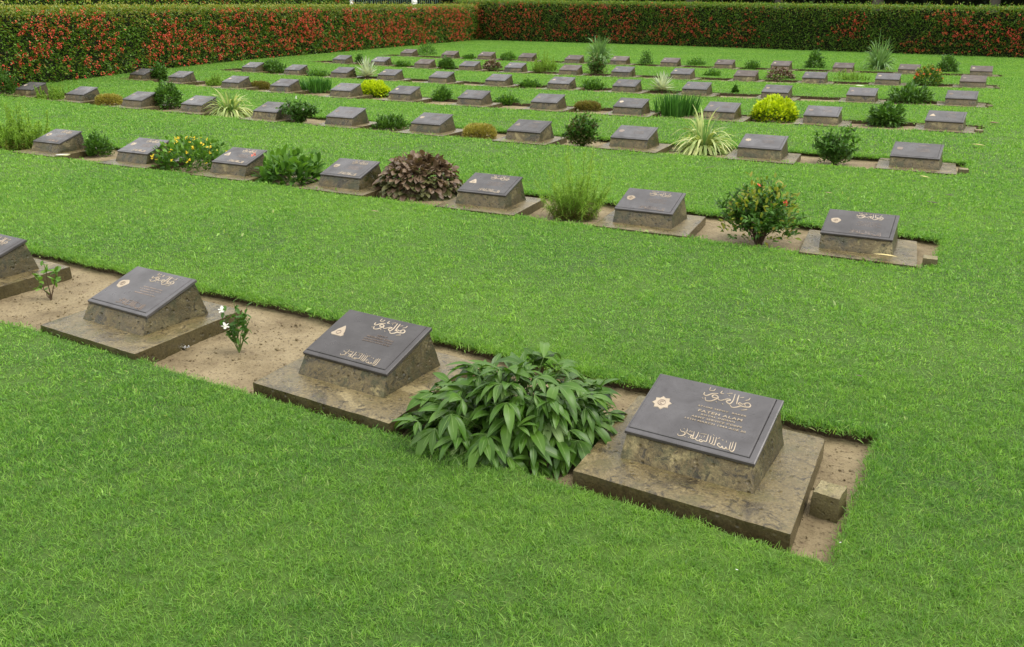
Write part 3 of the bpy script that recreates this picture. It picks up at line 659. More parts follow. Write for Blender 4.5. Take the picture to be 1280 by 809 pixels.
def plate_mesh():
    vs, fs = [], []
    rings = [(0, 0, -.013), (0, 0, 0), (.004, .004, .002), (.024, .020, .0022), (.0265, .0225, -.0018), (.029, .025, .0032), (.034, .030, .0040)]
    for a, b, h in rings:
        # top and left rims are narrower than the bottom and right ones
        x0, x1 = -HWp+a*.28, HWp-a; y0, y1 = -HDp+b, HDp-b*.22
        for u, v in ((x0, y0), (x1, y0), (x1, y1), (x0, y1)): vs.append(on_plate(u, v, h))
    for k in range(len(rings)-1):
        for i in range(4):
            j = (i+1) % 4; fs.append((4*k+i, 4*k+j, 4*k+4+j, 4*k+4+i))
    n = 4*(len(rings)-1); fs.append((n, n+1, n+2, n+3)); fs.append((3, 2, 1, 0))
    return vs, fs
PT = .0040
def photo_uv(px, py):
    """photo position on the nearest plaque -> plate coordinates"""
    v = np.array([(px-PW/2)/F, -(py-PH/2)/F, 1.0]) @ AX
    n = np.array([0, -ST, CT]); c = np.array([-0.003, 0.004, PZ])
    P = CAM+v*(((c-CAM) @ n)/(v @ n)); d = P-c
    return float(d[0]+.035*d[1]), float(d[1]*CT+d[2]*ST-.035*d[0])
def stroke(pts, w, h=.0022, taper=.5):
    """raised calligraphic stroke on the plate"""
    p = np.array(pts, float)
    if len(p) > 2:     # smooth it (Catmull-Rom)
        q = np.vstack([2*p[0]-p[1], p, 2*p[-1]-p[-2]]); s = []
        for i in range(1, len(q)-2):
            for t in np.linspace(0, 1, 5)[:-1]:
                s.append(.5*((2*q[i])+(-q[i-1]+q[i+1])*t+(2*q[i-1]-5*q[i]+4*q[i+1]-q[i+2])*t*t+(-q[i-1]+3*q[i]-3*q[i+1]+q[i+2])*t**3))
        p = np.array(s+[q[-2]])
    T = nrm(np.gradient(p, axis=0)); Nn = np.stack([-T[:, 1], T[:, 0]], 1); k = len(p)
    wd = w*(1-taper*(1-np.sin(np.linspace(.25, math.pi-.25, k))))/2
    V = []
    for i in range(k):
        a = p[i]+Nn[i]*wd[i]; b = p[i]-Nn[i]*wd[i]
        V += [on_plate(*a, PT-.0005), on_plate(*(p[i]+Nn[i]*wd[i]*.6), PT+h), on_plate(*(p[i]-Nn[i]*wd[i]*.6), PT+h), on_plate(*b, PT-.0005)]
    i = np.arange(k*4).reshape(k, 4)
    Q = [np.stack([i[:-1, j], i[:-1, j+1], i[1:, j+1], i[1:, j]], -1) for j in range(3)]
    return np.array(V), np.concatenate(Q+[i[:1, ::-1], i[-1:]])
A = lambda L: [photo_uv(850+x/10.79, 475+y/10.79) for x, y in L]
B = lambda L: [photo_uv(840+x/12.8, 530+y/12.8) for x, y in L]
TOPS = [([(385, 108), (372, 148), (425, 152), (450, 128)], .004), ([(312, 178), (300, 205), (340, 220), (410, 193), (490, 190)], .007),
 ([(322, 245), (335, 285), (400, 290), (455, 268), (492, 245), (478, 220), (440, 208), (412, 225), (432, 245), (478, 250), (520, 278), (575, 268)], .0075),
 ([(575, 268), (620, 256), (660, 268), (606, 285), (648, 318), (690, 280), (712, 190)], .0075), ([(765, 198), (752, 250), (742, 322)], .007),
 ([(655, 330), (690, 364), (750, 358), (800, 342), (850, 352), (912, 352), (928, 325), (896, 300), (850, 308), (862, 340)], .0075),
 ([(850, 310), (815, 318), (785, 300), (765, 318), (800, 330)], .006),
 ([(915, 230), (900, 256), (850, 270)], .004), ([(780, 236), (835, 226)], .004), ([(600, 186), (680, 178)], .004), ([(545, 152), (520, 182), (565, 190)], .005),
 ([(285, 250), (296, 262)], .006), ([(468, 296), (482, 304)], .006), ([(553, 320), (570, 330)], .006), ([(628, 206), (642, 214)], .005), ([(810, 398), (892, 386)], .005)]
BOTS = [([(1055, 298), (1045, 360), (1028, 425), (990, 440), (960, 410)], .006), ([(1012, 288), (1000, 350), (985, 410)], .005), ([(975, 300), (962, 360), (955, 408), (915, 405)], .005),
 ([(960, 408), (920, 408), (905, 375), (890, 402), (860, 398), (845, 365), (825, 388), (790, 368), (765, 345), (790, 318), (812, 340)], .006),
 ([(742, 228), (732, 290), (715, 350), (690, 345)], .0055), ([(700, 225), (690, 290), (672, 335), (650, 330)], .005), ([(655, 208), (645, 270), (632, 325)], .0055), ([(612, 192), (600, 250), (585, 300), (540, 292), (500, 310), (480, 280), (520, 278)], .006),
 ([(455, 158), (440, 215), (415, 265), (445, 290), (490, 300)], .0055), ([(385, 150), (380, 200), (370, 250), (420, 262)], .005), ([(415, 262), (360, 262), (330, 232), (365, 215), (320, 205), (270, 178), (225, 185)], .006),
 ([(130, 195), (140, 222), (200, 222), (245, 195), (225, 165), (180, 155), (165, 128)], .006), ([(270, 108), (275, 140), (250, 160)], .004), ([(215, 110), (228, 120)], .005),
 ([(300, 160), (330, 140)], .004), ([(340, 168), (352, 150)], .004), ([(485, 180), (590, 190)], .003), ([(500, 235), (512, 242)], .005), ([(240, 232), (252, 240)], .005), ([(300, 248), (312, 256)], .005),
 ([(760, 250), (800, 235)], .004), ([(830, 265), (855, 272)], .005), ([(905, 280), (900, 305)], .004), ([(560, 210), (540, 240)], .003), ([(690, 190), (705, 205)], .004), ([(480, 205), (470, 235)], .003)]
arab_top = merge([stroke([(a_, b_-.008) for a_, b_ in A(p)], w*.82) for p, w in TOPS]); arab_bot = merge([stroke(B(p), w*.68) for p, w in BOTS])
def text_part(lines, cu=.075):
    """lines: (words, v, cap height, width, centre u)"""
    Vs, Fs, o = [], [], 0
    for s, v, h, wdt, cu_ in lines:
        c = bpy.data.curves.new('letters', 'FONT'); c.body = s; c.size = 1; c.extrude = .5; c.align_x = 'CENTER'; c.resolution_u = 2; c.space_character = 1.12; c.offset = .012
        ob = bpy.data.objects.new('letters', c); COL.objects.link(ob); bpy.context.view_layer.update()
        me = bpy.data.meshes.new_from_object(ob.evaluated_get(bpy.context.evaluated_depsgraph_get()))
        a = np.array([q.co[:] for q in me.vertices]); w0 = a[:, 0].max()-a[:, 0].min(); h0 = .69
        for x, y, z in a: Vs.append(on_plate(cu_+(x-(a[:, 0].max()+a[:, 0].min())/2)*wdt/w0, v+y*h/h0, PT-.0004+(z+.5)*.0022))
        for f in me.polygons: Fs.append(tuple(i+o for i in f.vertices))
        o += len(a); COL.objects.unlink(ob); bpy.data.objects.remove(ob); bpy.data.curves.remove(c)
    return Vs, Fs
def worn_lines(seed, n=4):
    """letters too worn to read: short raised dashes"""
    r_ = np.random.default_rng(seed); parts = []
    for k in range(n):
        v = .030-k*.019; half = (.075, .085, .06, .085)[k % 4]; u = .06-half
        while u < .06+half:
            L = r_.uniform(.004, .009); parts.append(stroke([(u, v-.004), (u+L*.3, v+.004), (u+L, v-.002)], .0022, .0016)); u += L+r_.choice([.003, .003, .003, .010])
    return merge(parts)
def outline_emblem(pts, h=.0024, cu=-.178, cv=.012):
    n = len(pts); vs = []; fs = []
    for sc, hh in ((1, PT-.0005), (.93, PT+h)):
        for x, y in pts: vs.append(on_plate(cu+x*sc, cv+y*sc, hh))
    vs.append(on_plate(cu, cv, PT+h))
    for i in range(n):
        j = (i+1) % n; fs.append((i, j, n+j, n+i)); fs.append((n+i, n+j, 2*n))
    return vs, fs
def star(n, R, r): return [((R if i % 2 == 0 else r)*math.cos(math.pi*i/n+.2), (R if i % 2 == 0 else r)*math.sin(math.pi*i/n+.2)) for i in range(2*n)]
def crowned(R): return [(R*math.cos(t)*(1-.12*math.cos(3*t+1.5)), R*1.05*math.sin(t)*(1+.08*math.cos(5*t))) for t in np.linspace(0, 2*math.pi, 30)[:-1]]
dome_ = [(-.040, -.024), (-.030, -.034), (.030, -.034), (.040, -.022), (.031, -.012), (.026, .006), (.012, .030), (.0, .046), (-.010, .030), (-.022, .012), (-.030, -.010)]
shield_ = [(-.034, .018), (-.020, .034), (0, .028), (.020, .034), (.034, .018), (.030, -.014), (.016, -.034), (-.016, -.034), (-.030, -.014)]
EMB = {}
def ringstroke(R, cu, cv, w=.004, a0=0, a1=6.28):
    V, Q = stroke([(cu+R*math.cos(t), cv+R*math.sin(t)) for t in np.linspace(a0, a1, 12)], w, .0022, .2); V = V+np.array([0, -.0022*ST, .0022*CT]); return V, Q
def tri(fs): return [tuple(f) for f in fs]

VARI = {}
def marker_meshes(kind, rowclass, seed):
    ST_ = .034 if rowclass == 0 else .016
    key = (kind, rowclass, seed)
    if key in VARI: return VARI[key]
    hi = rowclass == 0; nx, ny, nz = (34, 24, 9) if hi else (14, 10, 5) if rowclass == 1 else (5, 4, 2)
    amp = .0024 if hi else .0026
    out = {}
    v, q = rough_box((-.356, .456, -.406, .352), (-.353, .453, -.403, .349), -.09, ST_, nx, ny, 4 if not hi else 6, amp*.8, seed*3.1, rnd=.004, shear=-.062)
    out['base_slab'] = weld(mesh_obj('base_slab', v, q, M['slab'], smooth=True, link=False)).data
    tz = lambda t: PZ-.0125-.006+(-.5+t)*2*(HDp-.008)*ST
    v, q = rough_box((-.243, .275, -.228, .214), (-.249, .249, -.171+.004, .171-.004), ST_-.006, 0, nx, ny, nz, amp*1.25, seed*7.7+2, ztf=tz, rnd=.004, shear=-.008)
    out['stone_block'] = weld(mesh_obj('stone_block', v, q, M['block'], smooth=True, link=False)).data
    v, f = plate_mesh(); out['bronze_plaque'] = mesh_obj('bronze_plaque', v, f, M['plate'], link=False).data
    em = {'star': star(8, .040, .030), 'dome': dome_, 'crown': crowned(.036), 'shield': shield_}[kind]
    v, f = outline_emblem(em); out['emblem'] = mesh_obj('emblem', v, f, M['letters'] if rowclass < 2 or seed == 0 else M['dull'], link=False).data
    if rowclass < 2:
        det = [ringstroke(.015, -.178, .012, .003), ringstroke(.007, -.178, .012, .003, .6, 5.2)] if kind in ('star', 'crown') else [ringstroke(.012, -.178, .002, .003)]
        v, q = merge(det); out['emblem_relief'] = mesh_obj('emblem_relief', v, q, M['dull'], link=False).data
    lm = M['letters'] if rowclass == 0 else M['dull']
    if rowclass < 2:
        out['upper_inscription'] = mesh_obj('upper_inscription', *arab_top, M['letters'] , link=False).data
        out['lower_inscription'] = mesh_obj('lower_inscription', *arab_bot, M['letters'] if kind != 'crown' else M['dull'], link=False).data
    else:
        out['upper_inscription'] = mesh_obj('upper_inscription', *merge([stroke([(.0, .115), (.03, .105), (.06, .118), (.09, .108), (.12, .112)], .010, .002)]), M['dull'], link=False).data
    if hi and kind == 'star':
        P1 = photo_uv(850+560/10.79, 475+430/10.79); L = []
        for s, (x0, y0), (x1, y1), h in (("27109E SEPOY  BAKER", (238, 362), (882, 505), .0072), ("FATEH ALAM", (248, 425), (830, 560), .0125), ("ROYAL INDIAN", (288, 480), (735, 588), .0078),
                                       ("ARMY SERVICE CORPS", (165, 500), (835, 655), .0088), ("14TH MARCH 1944 AGE 20", (80, 530), (890, 715), .0084)):
            a, b = A([(x0, y0), (x1, y1)]); L.append((s, (a[1]+b[1])/2-h/2, h, abs(b[0]-a[0]), (a[0]+b[0])/2))
        v, f = text_part(L); out['name_inscription'] = mesh_obj('name_inscription', v, f, M['letters'], link=False).data
    elif hi and kind == 'dome':
        v, f = text_part([("SEPOY", .040, .007, .06, .06), ("MUZAFFAR KHAN", .020, .011, .155, .06), ("INDIAN PIONEER CORPS", .004, .0075, .165, .06), ("JANUARY 1944 AGE 22", -.011, .0075, .16, .06)])
        out['name_inscription'] = mesh_obj('name_inscription', v, f, M['dull'], link=False).data
    elif rowclass < 2:
        v, q = worn_lines(seed); out['name_inscription'] = mesh_obj('name_inscription', v, q, M['dull'], link=False).data
    else:
        v, q = merge([stroke([(-.02+.01*k, .03-.03*k), (.12+.01*k, .03-.03*k)], .007, .0012) for k in range(3)]); out['name_inscription'] = mesh_obj('name_inscription', v, q, M['dull'], link=False).data
    VARI[key] = out; return out

CARD = ['rightmost', 'second from the right', 'third from the right', 'fourth from the right', 'fifth from the right', 'sixth from the right', 'seventh from the right', 'eighth from the right', 'ninth from the right', 'tenth from the right', 'eleventh from the right', 'twelfth from the right']
short = {(p[0], p[1]): p[10] for p in PL}
SPEC = {(0, 0): 'nearest plaque on stone block, gold star emblem, small stone cube beside its slab', (0, 1): 'dark plaque with domed gold emblem, touching the big green bush',
        (0, 2): 'plaque with round gold crest between the bare seedling and white flowered seedling', (0, 3): 'plaque cut off by the left edge of the photo, front row'}
kinds_far = ['crown', 'dome', 'shield', 'star']
for r, L in enumerate(GR):
    for c, (x, y) in enumerate(L):
        rc = 0 if r == 0 else 1 if r == 1 else 2
        if r == 0: kd, seed = ['star', 'dome', 'crown', 'shield'][c], c
        elif r == 1: kd, seed = ['crown', 'crown', 'dome', 'shield', 'dome', 'shield', 'crown'][c], c
        else: kd, seed = kinds_far[(r*3+c*5) % 4], (r+c) % 3
        ms = marker_meshes(kd, rc, seed)
        ys = float(.55*rowy(r, x)+.45*y)
        if r == 0: ys = y
        rz = math.radians({0: -2.2, 1: 1.3}.get(r, 0)+rng.normal(0, .7 if r > 1 else .15))
        sc = 1.02 if r == 0 else .98 if r == 1 else 1.0
        root = empty('grave_marker', (x, ys, 0), rz); root.scale = (sc, sc, sc)
        lab = SPEC.get((r, c))
        if not lab:
            sh = short.get((r, c-1)); sh2 = short.get((r, c))
            lab = 'grave marker %s in %s row' % (CARD[c].replace('the ', ''), ORD[r])
            if sh: lab += ', left of ' + sh
            elif sh2: lab += ', right of ' + sh2
        tag(root, lab, 'grave marker', 'bronze plaque grave markers set out in rows')
        sl = bpy.data.objects.new('base_slab', ms['base_slab']); bl = bpy.data.objects.new('stone_block', ms['stone_block']); pl = bpy.data.objects.new('bronze_plaque', ms['bronze_plaque'])
        for o in (sl, bl, pl): COL.objects.link(o); o.parent = root
        if r == 6 or (r == 5 and c % 3 == 0):
            pl.material_slots[0].link = 'OBJECT'; pl.material_slots[0].material = M['plate_brown']
        for k in ('emblem', 'upper_inscription', 'lower_inscription', 'name_inscription'):
            if k in ms:
                o = bpy.data.objects.new(k, ms[k]); COL.objects.link(o); o.parent = pl
                if k == 'emblem' and 'emblem_relief' in ms:   # raised detail belongs to the emblem: join it in
                    pass
        if 'emblem_relief' in ms:
            o = bpy.data.objects.new('emblem_relief', ms['emblem_relief']); COL.objects.link(o); o.parent = pl

# small stone cubes at the right ends of the beds
for r, (px, py, w) in enumerate([(1028, 640, .105), (1161, 322, .10), (1202.5, 214, .10), (1226, 162, .10), (1238, 132.5, .10), (1241, 110, .09)]):
    x, y = [(.505, -.075), (.52, 3.50), (.49, 7.50), (.47, 11.05), (.46, 14.75), (.45, 18.8)][r]
    v, q = rough_box((-w/2, w/2, -w/2, w/2), (-w/2+.004, w/2-.004, -w/2+.004, w/2-.004), -.09, .022, 9, 9, 8, .004, r*9.+4, rnd=.008)
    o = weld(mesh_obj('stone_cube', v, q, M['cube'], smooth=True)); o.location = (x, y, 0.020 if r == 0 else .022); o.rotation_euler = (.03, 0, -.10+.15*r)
    tag(o, 'small rough stone cube at the right end of the %s soil bed' % ORD[r], 'stone', 'small stone cubes ending the beds')

# ------------------------------------------------------------------ plants in place
def place_parts(root, parts):
    for nm, V, Q, mt in parts: mesh_obj(nm, V, Q, mt, root)
for (r, g, kind, x0, x1, yt, yb, nm, cat, lab, sh) in PL:
    z0 = bz(r)+.01; fb = at((x0+x1)/2, yb, z0); t = depth_of(fb); W = (x1-x0)/F*t
    D = min(W*.85, .80); D = {'peony': .70}.get(kind, D)
    vd = fb-CAM; a = math.atan2(-vd[2], math.hypot(vd[0], vd[1])); hd = vd[:2]/np.linalg.norm(vd[:2])
    flat = kind in ('periwinkle', 'seedling', 'ixora', 'openshrub', 'twigshrub', 'cosmos', 'iris', 'sword', 'smalldark', 'rose', 'feather_far')
    push = D*(.12 if flat else .42)
    base = fb[:2]+hd*push
    ext = (yb-yt)/F*t
    H = (ext-push*math.sin(a)*(1.0 if flat else 1.15))/math.cos(a)
    H = max(H, .06)
    root = empty(nm, (base[0], base[1], z0)); root['row'] = r+1
    del root['row']
    tag(root, lab, cat, 'plants growing between the grave markers')
    place_parts(root, mk(kind, W, D, H))
    root.rotation_euler = (0, 0, YAW)

# ------------------------------------------------------------------ grass
CL = bpy.data.collections.new('grass_tufts')
def tuft(n, rad, hmin, hmax, w, seg=3, lay=1.0):
    a = rng.random(n)*6.28; rr = rad*np.sqrt(rng.random(n)); P = np.stack([np.cos(a)*rr, np.sin(a)*rr, np.full(n, -.004)], 1)
    t = rng.uniform(.15, 1.05, n)*lay; b = rng.random(n)*6.28
    d = np.stack([np.cos(b)*np.sin(t), np.sin(b)*np.sin(t), np.cos(t)], 1)
    return leaves(P, d, rng.uniform(hmin, hmax, n), w*rng.uniform(.7, 1.3, n), rng.uniform(.1, 1.4, n), rng.normal(0, .6, n), seg, 'blade', 0)
KINDS = [(6, 18, .030, .010, .032, .0021, 3, 1.1), (4, 18, .060, .014, .030, .0040, 2, 1.0), (4, 18, .12, .022, .040, .0095, 2, .95)]
ci = 0; cls = []
for (m_, n, rad, h0, h1, w, sg, lay) in KINDS:
    cls.append((ci, m_))
    for k in range(m_):
        o = mesh_obj('tuft_%02d' % ci, *tuft(n, rad, h0, h1, w, sg, lay), M['grass' if ci < 6 else 'grass_far_lit'], link=False); CL.objects.link(o); ci += 1
pts, idxs, scl = [], [], []
def scatter(dmin, dmax, dens, cl, x0, x1, y0, y1, thin=1.0):
    n = int((x1-x0)*(y1-y0)*dens); x = rng.uniform(x0, x1, n); y = rng.uniform(y0, y1, n)
    P = np.stack([x, y, np.zeros(n)], 1)-CAM; d = np.linalg.norm(P, axis=1)+rng.normal(0, .05*dmax, n)
    c = P @ AX.T; zc = np.maximum(c[:, 2], .01)
    keep = (d >= dmin) & (d < dmax) & (c[:, 2] > .5) & (np.abs(c[:, 0]) < zc*.62+1.0) & (c[:, 1] > -zc*.40-.7)
    x, y = x[keep], y[keep]; b = in_bed(x, y, -.002); x, y = x[~b], y[~b]
    # keep out of the hedge footprints
    k2 = ~inside_hedge(x, y); x, y = x[k2], y[k2]
    pts.append(np.stack([x, y, np.zeros(len(x))], 1)); idxs.append(rng.integers(cl[0], cl[0]+cl[1], len(x))); scl.append(rng.uniform(.75, 1.2, len(x)))
# hedge lines (inner face at ground level)
LH = np.array([(-16.9, 2.0), (-17.4, 5.0), (-18.1, 8.3), (-19.0, 10.9), (-20.2, 14.3), (-21.3, 18.4), (-22.0, 24.0), (-23.0, 31.3), (-23.9, 38.5)])
BH = np.array([(-25.5, 37.5), (-14.4, 35.9), (-7.0, 34.1), (.85, 32.2), (9.0, 30.2)])
def inside_hedge(x, y):
    xl = np.interp(y, LH[:, 1], LH[:, 0]); yb = np.interp(x, BH[:, 0], BH[:, 1]); return (x < xl) | (y > yb)
scatter(0, 4.6, 2500, cls[0], -4.5, 2.8, -2.4, 2.2)
scatter(4.4, 10.5, 950, cls[1], -12, 6, -2, 9)
scatter(10, 60, 190, cls[2], -26, 14, 0, 38)
# longer wisps hanging over the cut edges of the front beds
EDG = 0
for r in (0, 1, 2):
    for fn, sgn, dn in ((front_edge, 1, 130), (back_edge, -1, 330)):
        n = int((XR[r]-max(XL[r], -10.5 if r else -6.2))*dn); x = rng.uniform(max(XL[r], -10.5 if r else -6.2), XR[r], n)
        y = np.array([fn(r, float(v)) for v in x])-sgn*rng.uniform(-.008, .03, n)
        pts.append(np.stack([x, y, np.full(n, -.006)], 1)); idxs.append(rng.integers(*((0, 6) if r == 0 else (6, 10)), n)); scl.append(rng.uniform(.6, .95, n) if sgn == 1 and r == 0 else rng.uniform(.9, 1.7, n))
    n = 160; y = rng.uniform(front_edge(r, XR[r]), back_edge(r, XR[r]), n)
    pts.append(np.stack([XR[r]+rng.uniform(-.008, .03, n), y, np.full(n, -.006)], 1)); idxs.append(rng.integers(*((0, 6) if r == 0 else (6, 10)), n)); scl.append(rng.uniform(.8, 1.3, n))
pts = np.concatenate(pts); idxs = np.concatenate(idxs); scl = np.concatenate(scl)
me = bpy.data.meshes.new('grass'); me.vertices.add(len(pts)); me.vertices.foreach_set('co', pts.astype(np.float32).ravel())
for nm, ty, key, val in (('idx', 'INT', 'value', idxs.astype(np.int32)), ('scl', 'FLOAT', 'value', scl.astype(np.float32)),
                         ('rot', 'FLOAT_VECTOR', 'vector', np.stack([rng.normal(0, .12, len(pts)), rng.normal(0, .12, len(pts)), rng.random(len(pts))*6.28], 1).astype(np.float32).ravel())):
    me.attributes.new(nm, ty, 'POINT').data.foreach_set(key, val)
go = bpy.data.objects.new('grass', me); COL.objects.link(go)
tag(go, 'short mown bright green grass covering the lawn between the beds', 'grass', kind='stuff')
ng = bpy.data.node_groups.new('grass_scatter', 'GeometryNodeTree')
ng.interface.new_socket('Geometry', in_out='INPUT', socket_type='NodeSocketGeometry'); ng.interface.new_socket('Geometry', in_out='OUTPUT', socket_type='NodeSocketGeometry')
gi = ng.nodes.new('NodeGroupInput'); gout = ng.nodes.new('NodeGroupOutput'); ip = ng.nodes.new('GeometryNodeInstanceOnPoints')
ci_ = ng.nodes.new('GeometryNodeCollectionInfo'); ci_.inputs[0].default_value = CL; ci_.inputs['Separate Children'].default_value = True; ci_.inputs['Reset Children'].default_value = True
def attr(nm, ty):
    a = ng.nodes.new('GeometryNodeInputNamedAttribute'); a.data_type = ty; a.inputs[0].default_value = nm; return a.outputs[0]
ng.links.new(gi.outputs[0], ip.inputs['Points']); ng.links.new(ci_.outputs[0], ip.inputs['Instance']); ip.inputs['Pick Instance'].default_value = True
ng.links.new(attr('idx', 'INT'), ip.inputs['Instance Index']); ng.links.new(attr('scl', 'FLOAT'), ip.inputs['Scale'])
e2r = ng.nodes.new('FunctionNodeEulerToRotation'); ng.links.new(attr('rot', 'FLOAT_VECTOR'), e2r.inputs[0]); ng.links.new(e2r.outputs[0], ip.inputs['Rotation'])
ng.links.new(ip.outputs[0], gout.inputs[0])
md = go.modifiers.new('scatter', 'NODES'); md.node_group = ng
print('tufts', len(pts))

# ------------------------------------------------------------------ hedges
def offset_line(L, d):
    T = nrm(np.gradient(L, axis=0)); Nn = np.stack([-T[:, 1], T[:, 0]], 1); return L+Nn*d
def along(L, s):
    seg = np.linalg.norm(np.diff(L, axis=0), axis=1); cs = np.r_[0, np.cumsum(seg)]
    return np.stack([np.interp(s, cs, L[:, 0]), np.interp(s, cs, L[:, 1])], 1), cs[-1]
def hedge(L, side, thick, hf, dens, label, group, red=.5, topc=.6, leaf=.068, redfn=None, ct=.88):
    """L inner face line; side = +1/-1 offset direction away from the lawn"""
    seg = np.linalg.norm(np.diff(L, axis=0), axis=1); tot = seg.sum(); O = offset_line(L, side*thick)
    root = empty('flowering_hedge', (float(L[len(L)//2][0]), float(L[len(L)//2][1]), 0)); tag(root, label, 'hedge', group)
    off = np.array([L[len(L)//2][0], L[len(L)//2][1], 0])
    def wpos(s, d, z):
        a, _ = along(L, s); b, _ = along(O, s*np.sum(np.linalg.norm(np.diff(O, axis=0), axis=1))/tot)
        f = (d/thick)[:, None]; q = a*(1-f)+b*f; return np.stack([q[:, 0], q[:, 1], z], 1)
    # solid core, coloured dark for the shade between the inner twigs
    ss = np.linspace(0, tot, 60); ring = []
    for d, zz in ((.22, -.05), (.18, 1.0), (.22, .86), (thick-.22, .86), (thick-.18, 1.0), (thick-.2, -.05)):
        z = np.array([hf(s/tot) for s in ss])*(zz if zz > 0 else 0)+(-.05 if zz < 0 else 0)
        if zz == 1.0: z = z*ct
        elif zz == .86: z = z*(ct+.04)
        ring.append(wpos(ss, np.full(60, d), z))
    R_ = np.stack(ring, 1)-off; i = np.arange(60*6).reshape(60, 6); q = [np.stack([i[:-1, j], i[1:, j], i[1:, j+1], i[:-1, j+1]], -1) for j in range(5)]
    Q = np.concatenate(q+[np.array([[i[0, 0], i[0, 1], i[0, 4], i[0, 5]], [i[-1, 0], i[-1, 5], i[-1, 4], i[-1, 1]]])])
    mesh_obj('shade_core', R_.reshape(-1, 3), Q, M['core'], root)
    n = int(tot*1.7*dens); s = rng.random(n)*tot; H = np.array([hf(v/tot) for v in s])
    bump = np.array([mnoise.noise(Vector((float(a)*1.3, .7, 0))) for a in s])*.05
    z = rng.random(n)**.9*H; b2 = np.array([mnoise.noise(Vector((float(a)*2.2, float(b)*2.2, side))) for a, b in zip(s, z)])
    d = .02+np.abs(rng.normal(0, .10, n))-b2*.10+bump+(z/H > .93)*rng.random(n)*.15
    P1 = wpos(s, np.clip(d, -.12, .5), z)
    nt_ = int(n*.50); s2 = rng.random(nt_)*tot; H2 = np.array([hf(v/tot) for v in s2]); d2 = rng.random(nt_)*thick
    b3 = np.array([mnoise.noise(Vector((float(a)*2.5, float(b)*2.5, 5.))) for a, b in zip(s2, d2)])
    P2 = wpos(s2, d2, H2-.02-np.abs(rng.normal(0, .065, nt_))+b3*.07+(rng.random(nt_) < .06)*rng.uniform(0, .16, nt_))
    T = along(L, np.minimum(s+.1, tot))[0]-along(L, np.maximum(s-.1, 0))[0]; T = nrm(T); nin = -side*np.stack([-T[:, 1], T[:, 0], np.zeros(n)], 1)
    D1 = nin*.7+rng.normal(0, .7, (n, 3))+[0, 0, .35]; D2 = rng.normal(0, .6, (nt_, 3))+[0, 0, .9]
    sp = lambda P, D, mt, nm, k=1.0, kd=None: mesh_obj(nm, *((lambda v, q: (v-off, q))(*leaves(P, D, leaf*k*rng.uniform(.7, 1.3, len(P)), leaf*.52*k, .3, seg=2, prof='oval', fold=0))), M[mt], root)
    yo = rng.random(n) < topc*np.clip((z/H-.62)*2.6, .03, 1)
    sp(P1[~yo], D1[~yo], 'hedge', 'foliage'); 
    ty = rng.random(nt_) < topc
    sp(np.vstack([P1[yo], P2[ty]]), np.vstack([D1[yo], D2[ty]]), 'hedgetop', 'young_shoots'); sp(P2[~ty], D2[~ty], 'hedge', 'top_foliage')
    rb = rng.random(n) < .05*red; sp(P1[rb]+nin[rb]*.03, D1[rb], 'hedgered', 'bronze_shoots', .9)
    # flower heads: loose balls of petals, thicker in drifts
    nf = int(tot*40*red); s = rng.random(nf*4)*tot; z = rng.beta(1.5, 1.35, nf*4)*np.array([hf(v/tot) for v in s])*.97
    w_ = np.array([mnoise.noise(Vector((float(a)*.55, float(b)*.9, 2.+side))) for a, b in zip(s, z)])*.55+1.0*rng.random(nf*4)
    if redfn: w_ = w_+redfn(s/tot)
    o_ = np.argsort(-w_)[:nf]; s, z = s[o_], z[o_]
    T = nrm(along(L, np.minimum(s+.1, tot))[0]-along(L, np.maximum(s-.1, 0))[0]); nin = -side*np.stack([-T[:, 1], T[:, 0], np.zeros(nf)], 1)
    C = wpos(s, np.full(nf, 0.0), z)+nin*rng.uniform(.0, .07, nf)[:, None]
    k = 9; C2 = np.repeat(C, k, 0); R2 = np.repeat(rng.uniform(.024, .055, nf), k)[:, None]
    u = nrm(rng.normal(size=(nf*k, 3))+np.repeat(nin, k, 0)*.7)
    dd = rng.normal(0, 1, (nf*k, 3))
    V, Q = leaves(C2+u*R2-off, nrm(dd-u*(dd*u).sum(1, keepdims=True))+u*.3, .032, .028, .1, None, 2, 'petal', 0)
    fo = mesh_obj('blossoms', V, Q, M['red'], root); fo['kind'] = 'stuff'
    return root
hedge(LH, 1, 1.3, lambda t: 1.66+.06*t, 900, 'long flowering hedge with red blooms running back along the left side', 'red flowering hedges round the lawn', 1.5, .75, redfn=lambda t: .25*np.clip(t*2, 0, 1)-.0)
hedge(BH, 1, 1.3, lambda t: 1.97-.46*t, 900, 'straight clipped hedge with red blooms closing the far end of the lawn', 'red flowering hedges round the lawn', 1.35, .34,
      redfn=lambda t: -.30*np.exp(-((t-.56)/.08)**2)+.12*(t < .40)+.18*(t > .68))
L2 = LH[:8]+np.array([-4.0, 0]); 
hedge(L2, 1, 1.2, lambda t: 2.35-.02*t, 700, 'taller dark hedge standing behind the long left hedge', 'red flowering hedges round the lawn', .35, .15, leaf=.08, ct=.94)

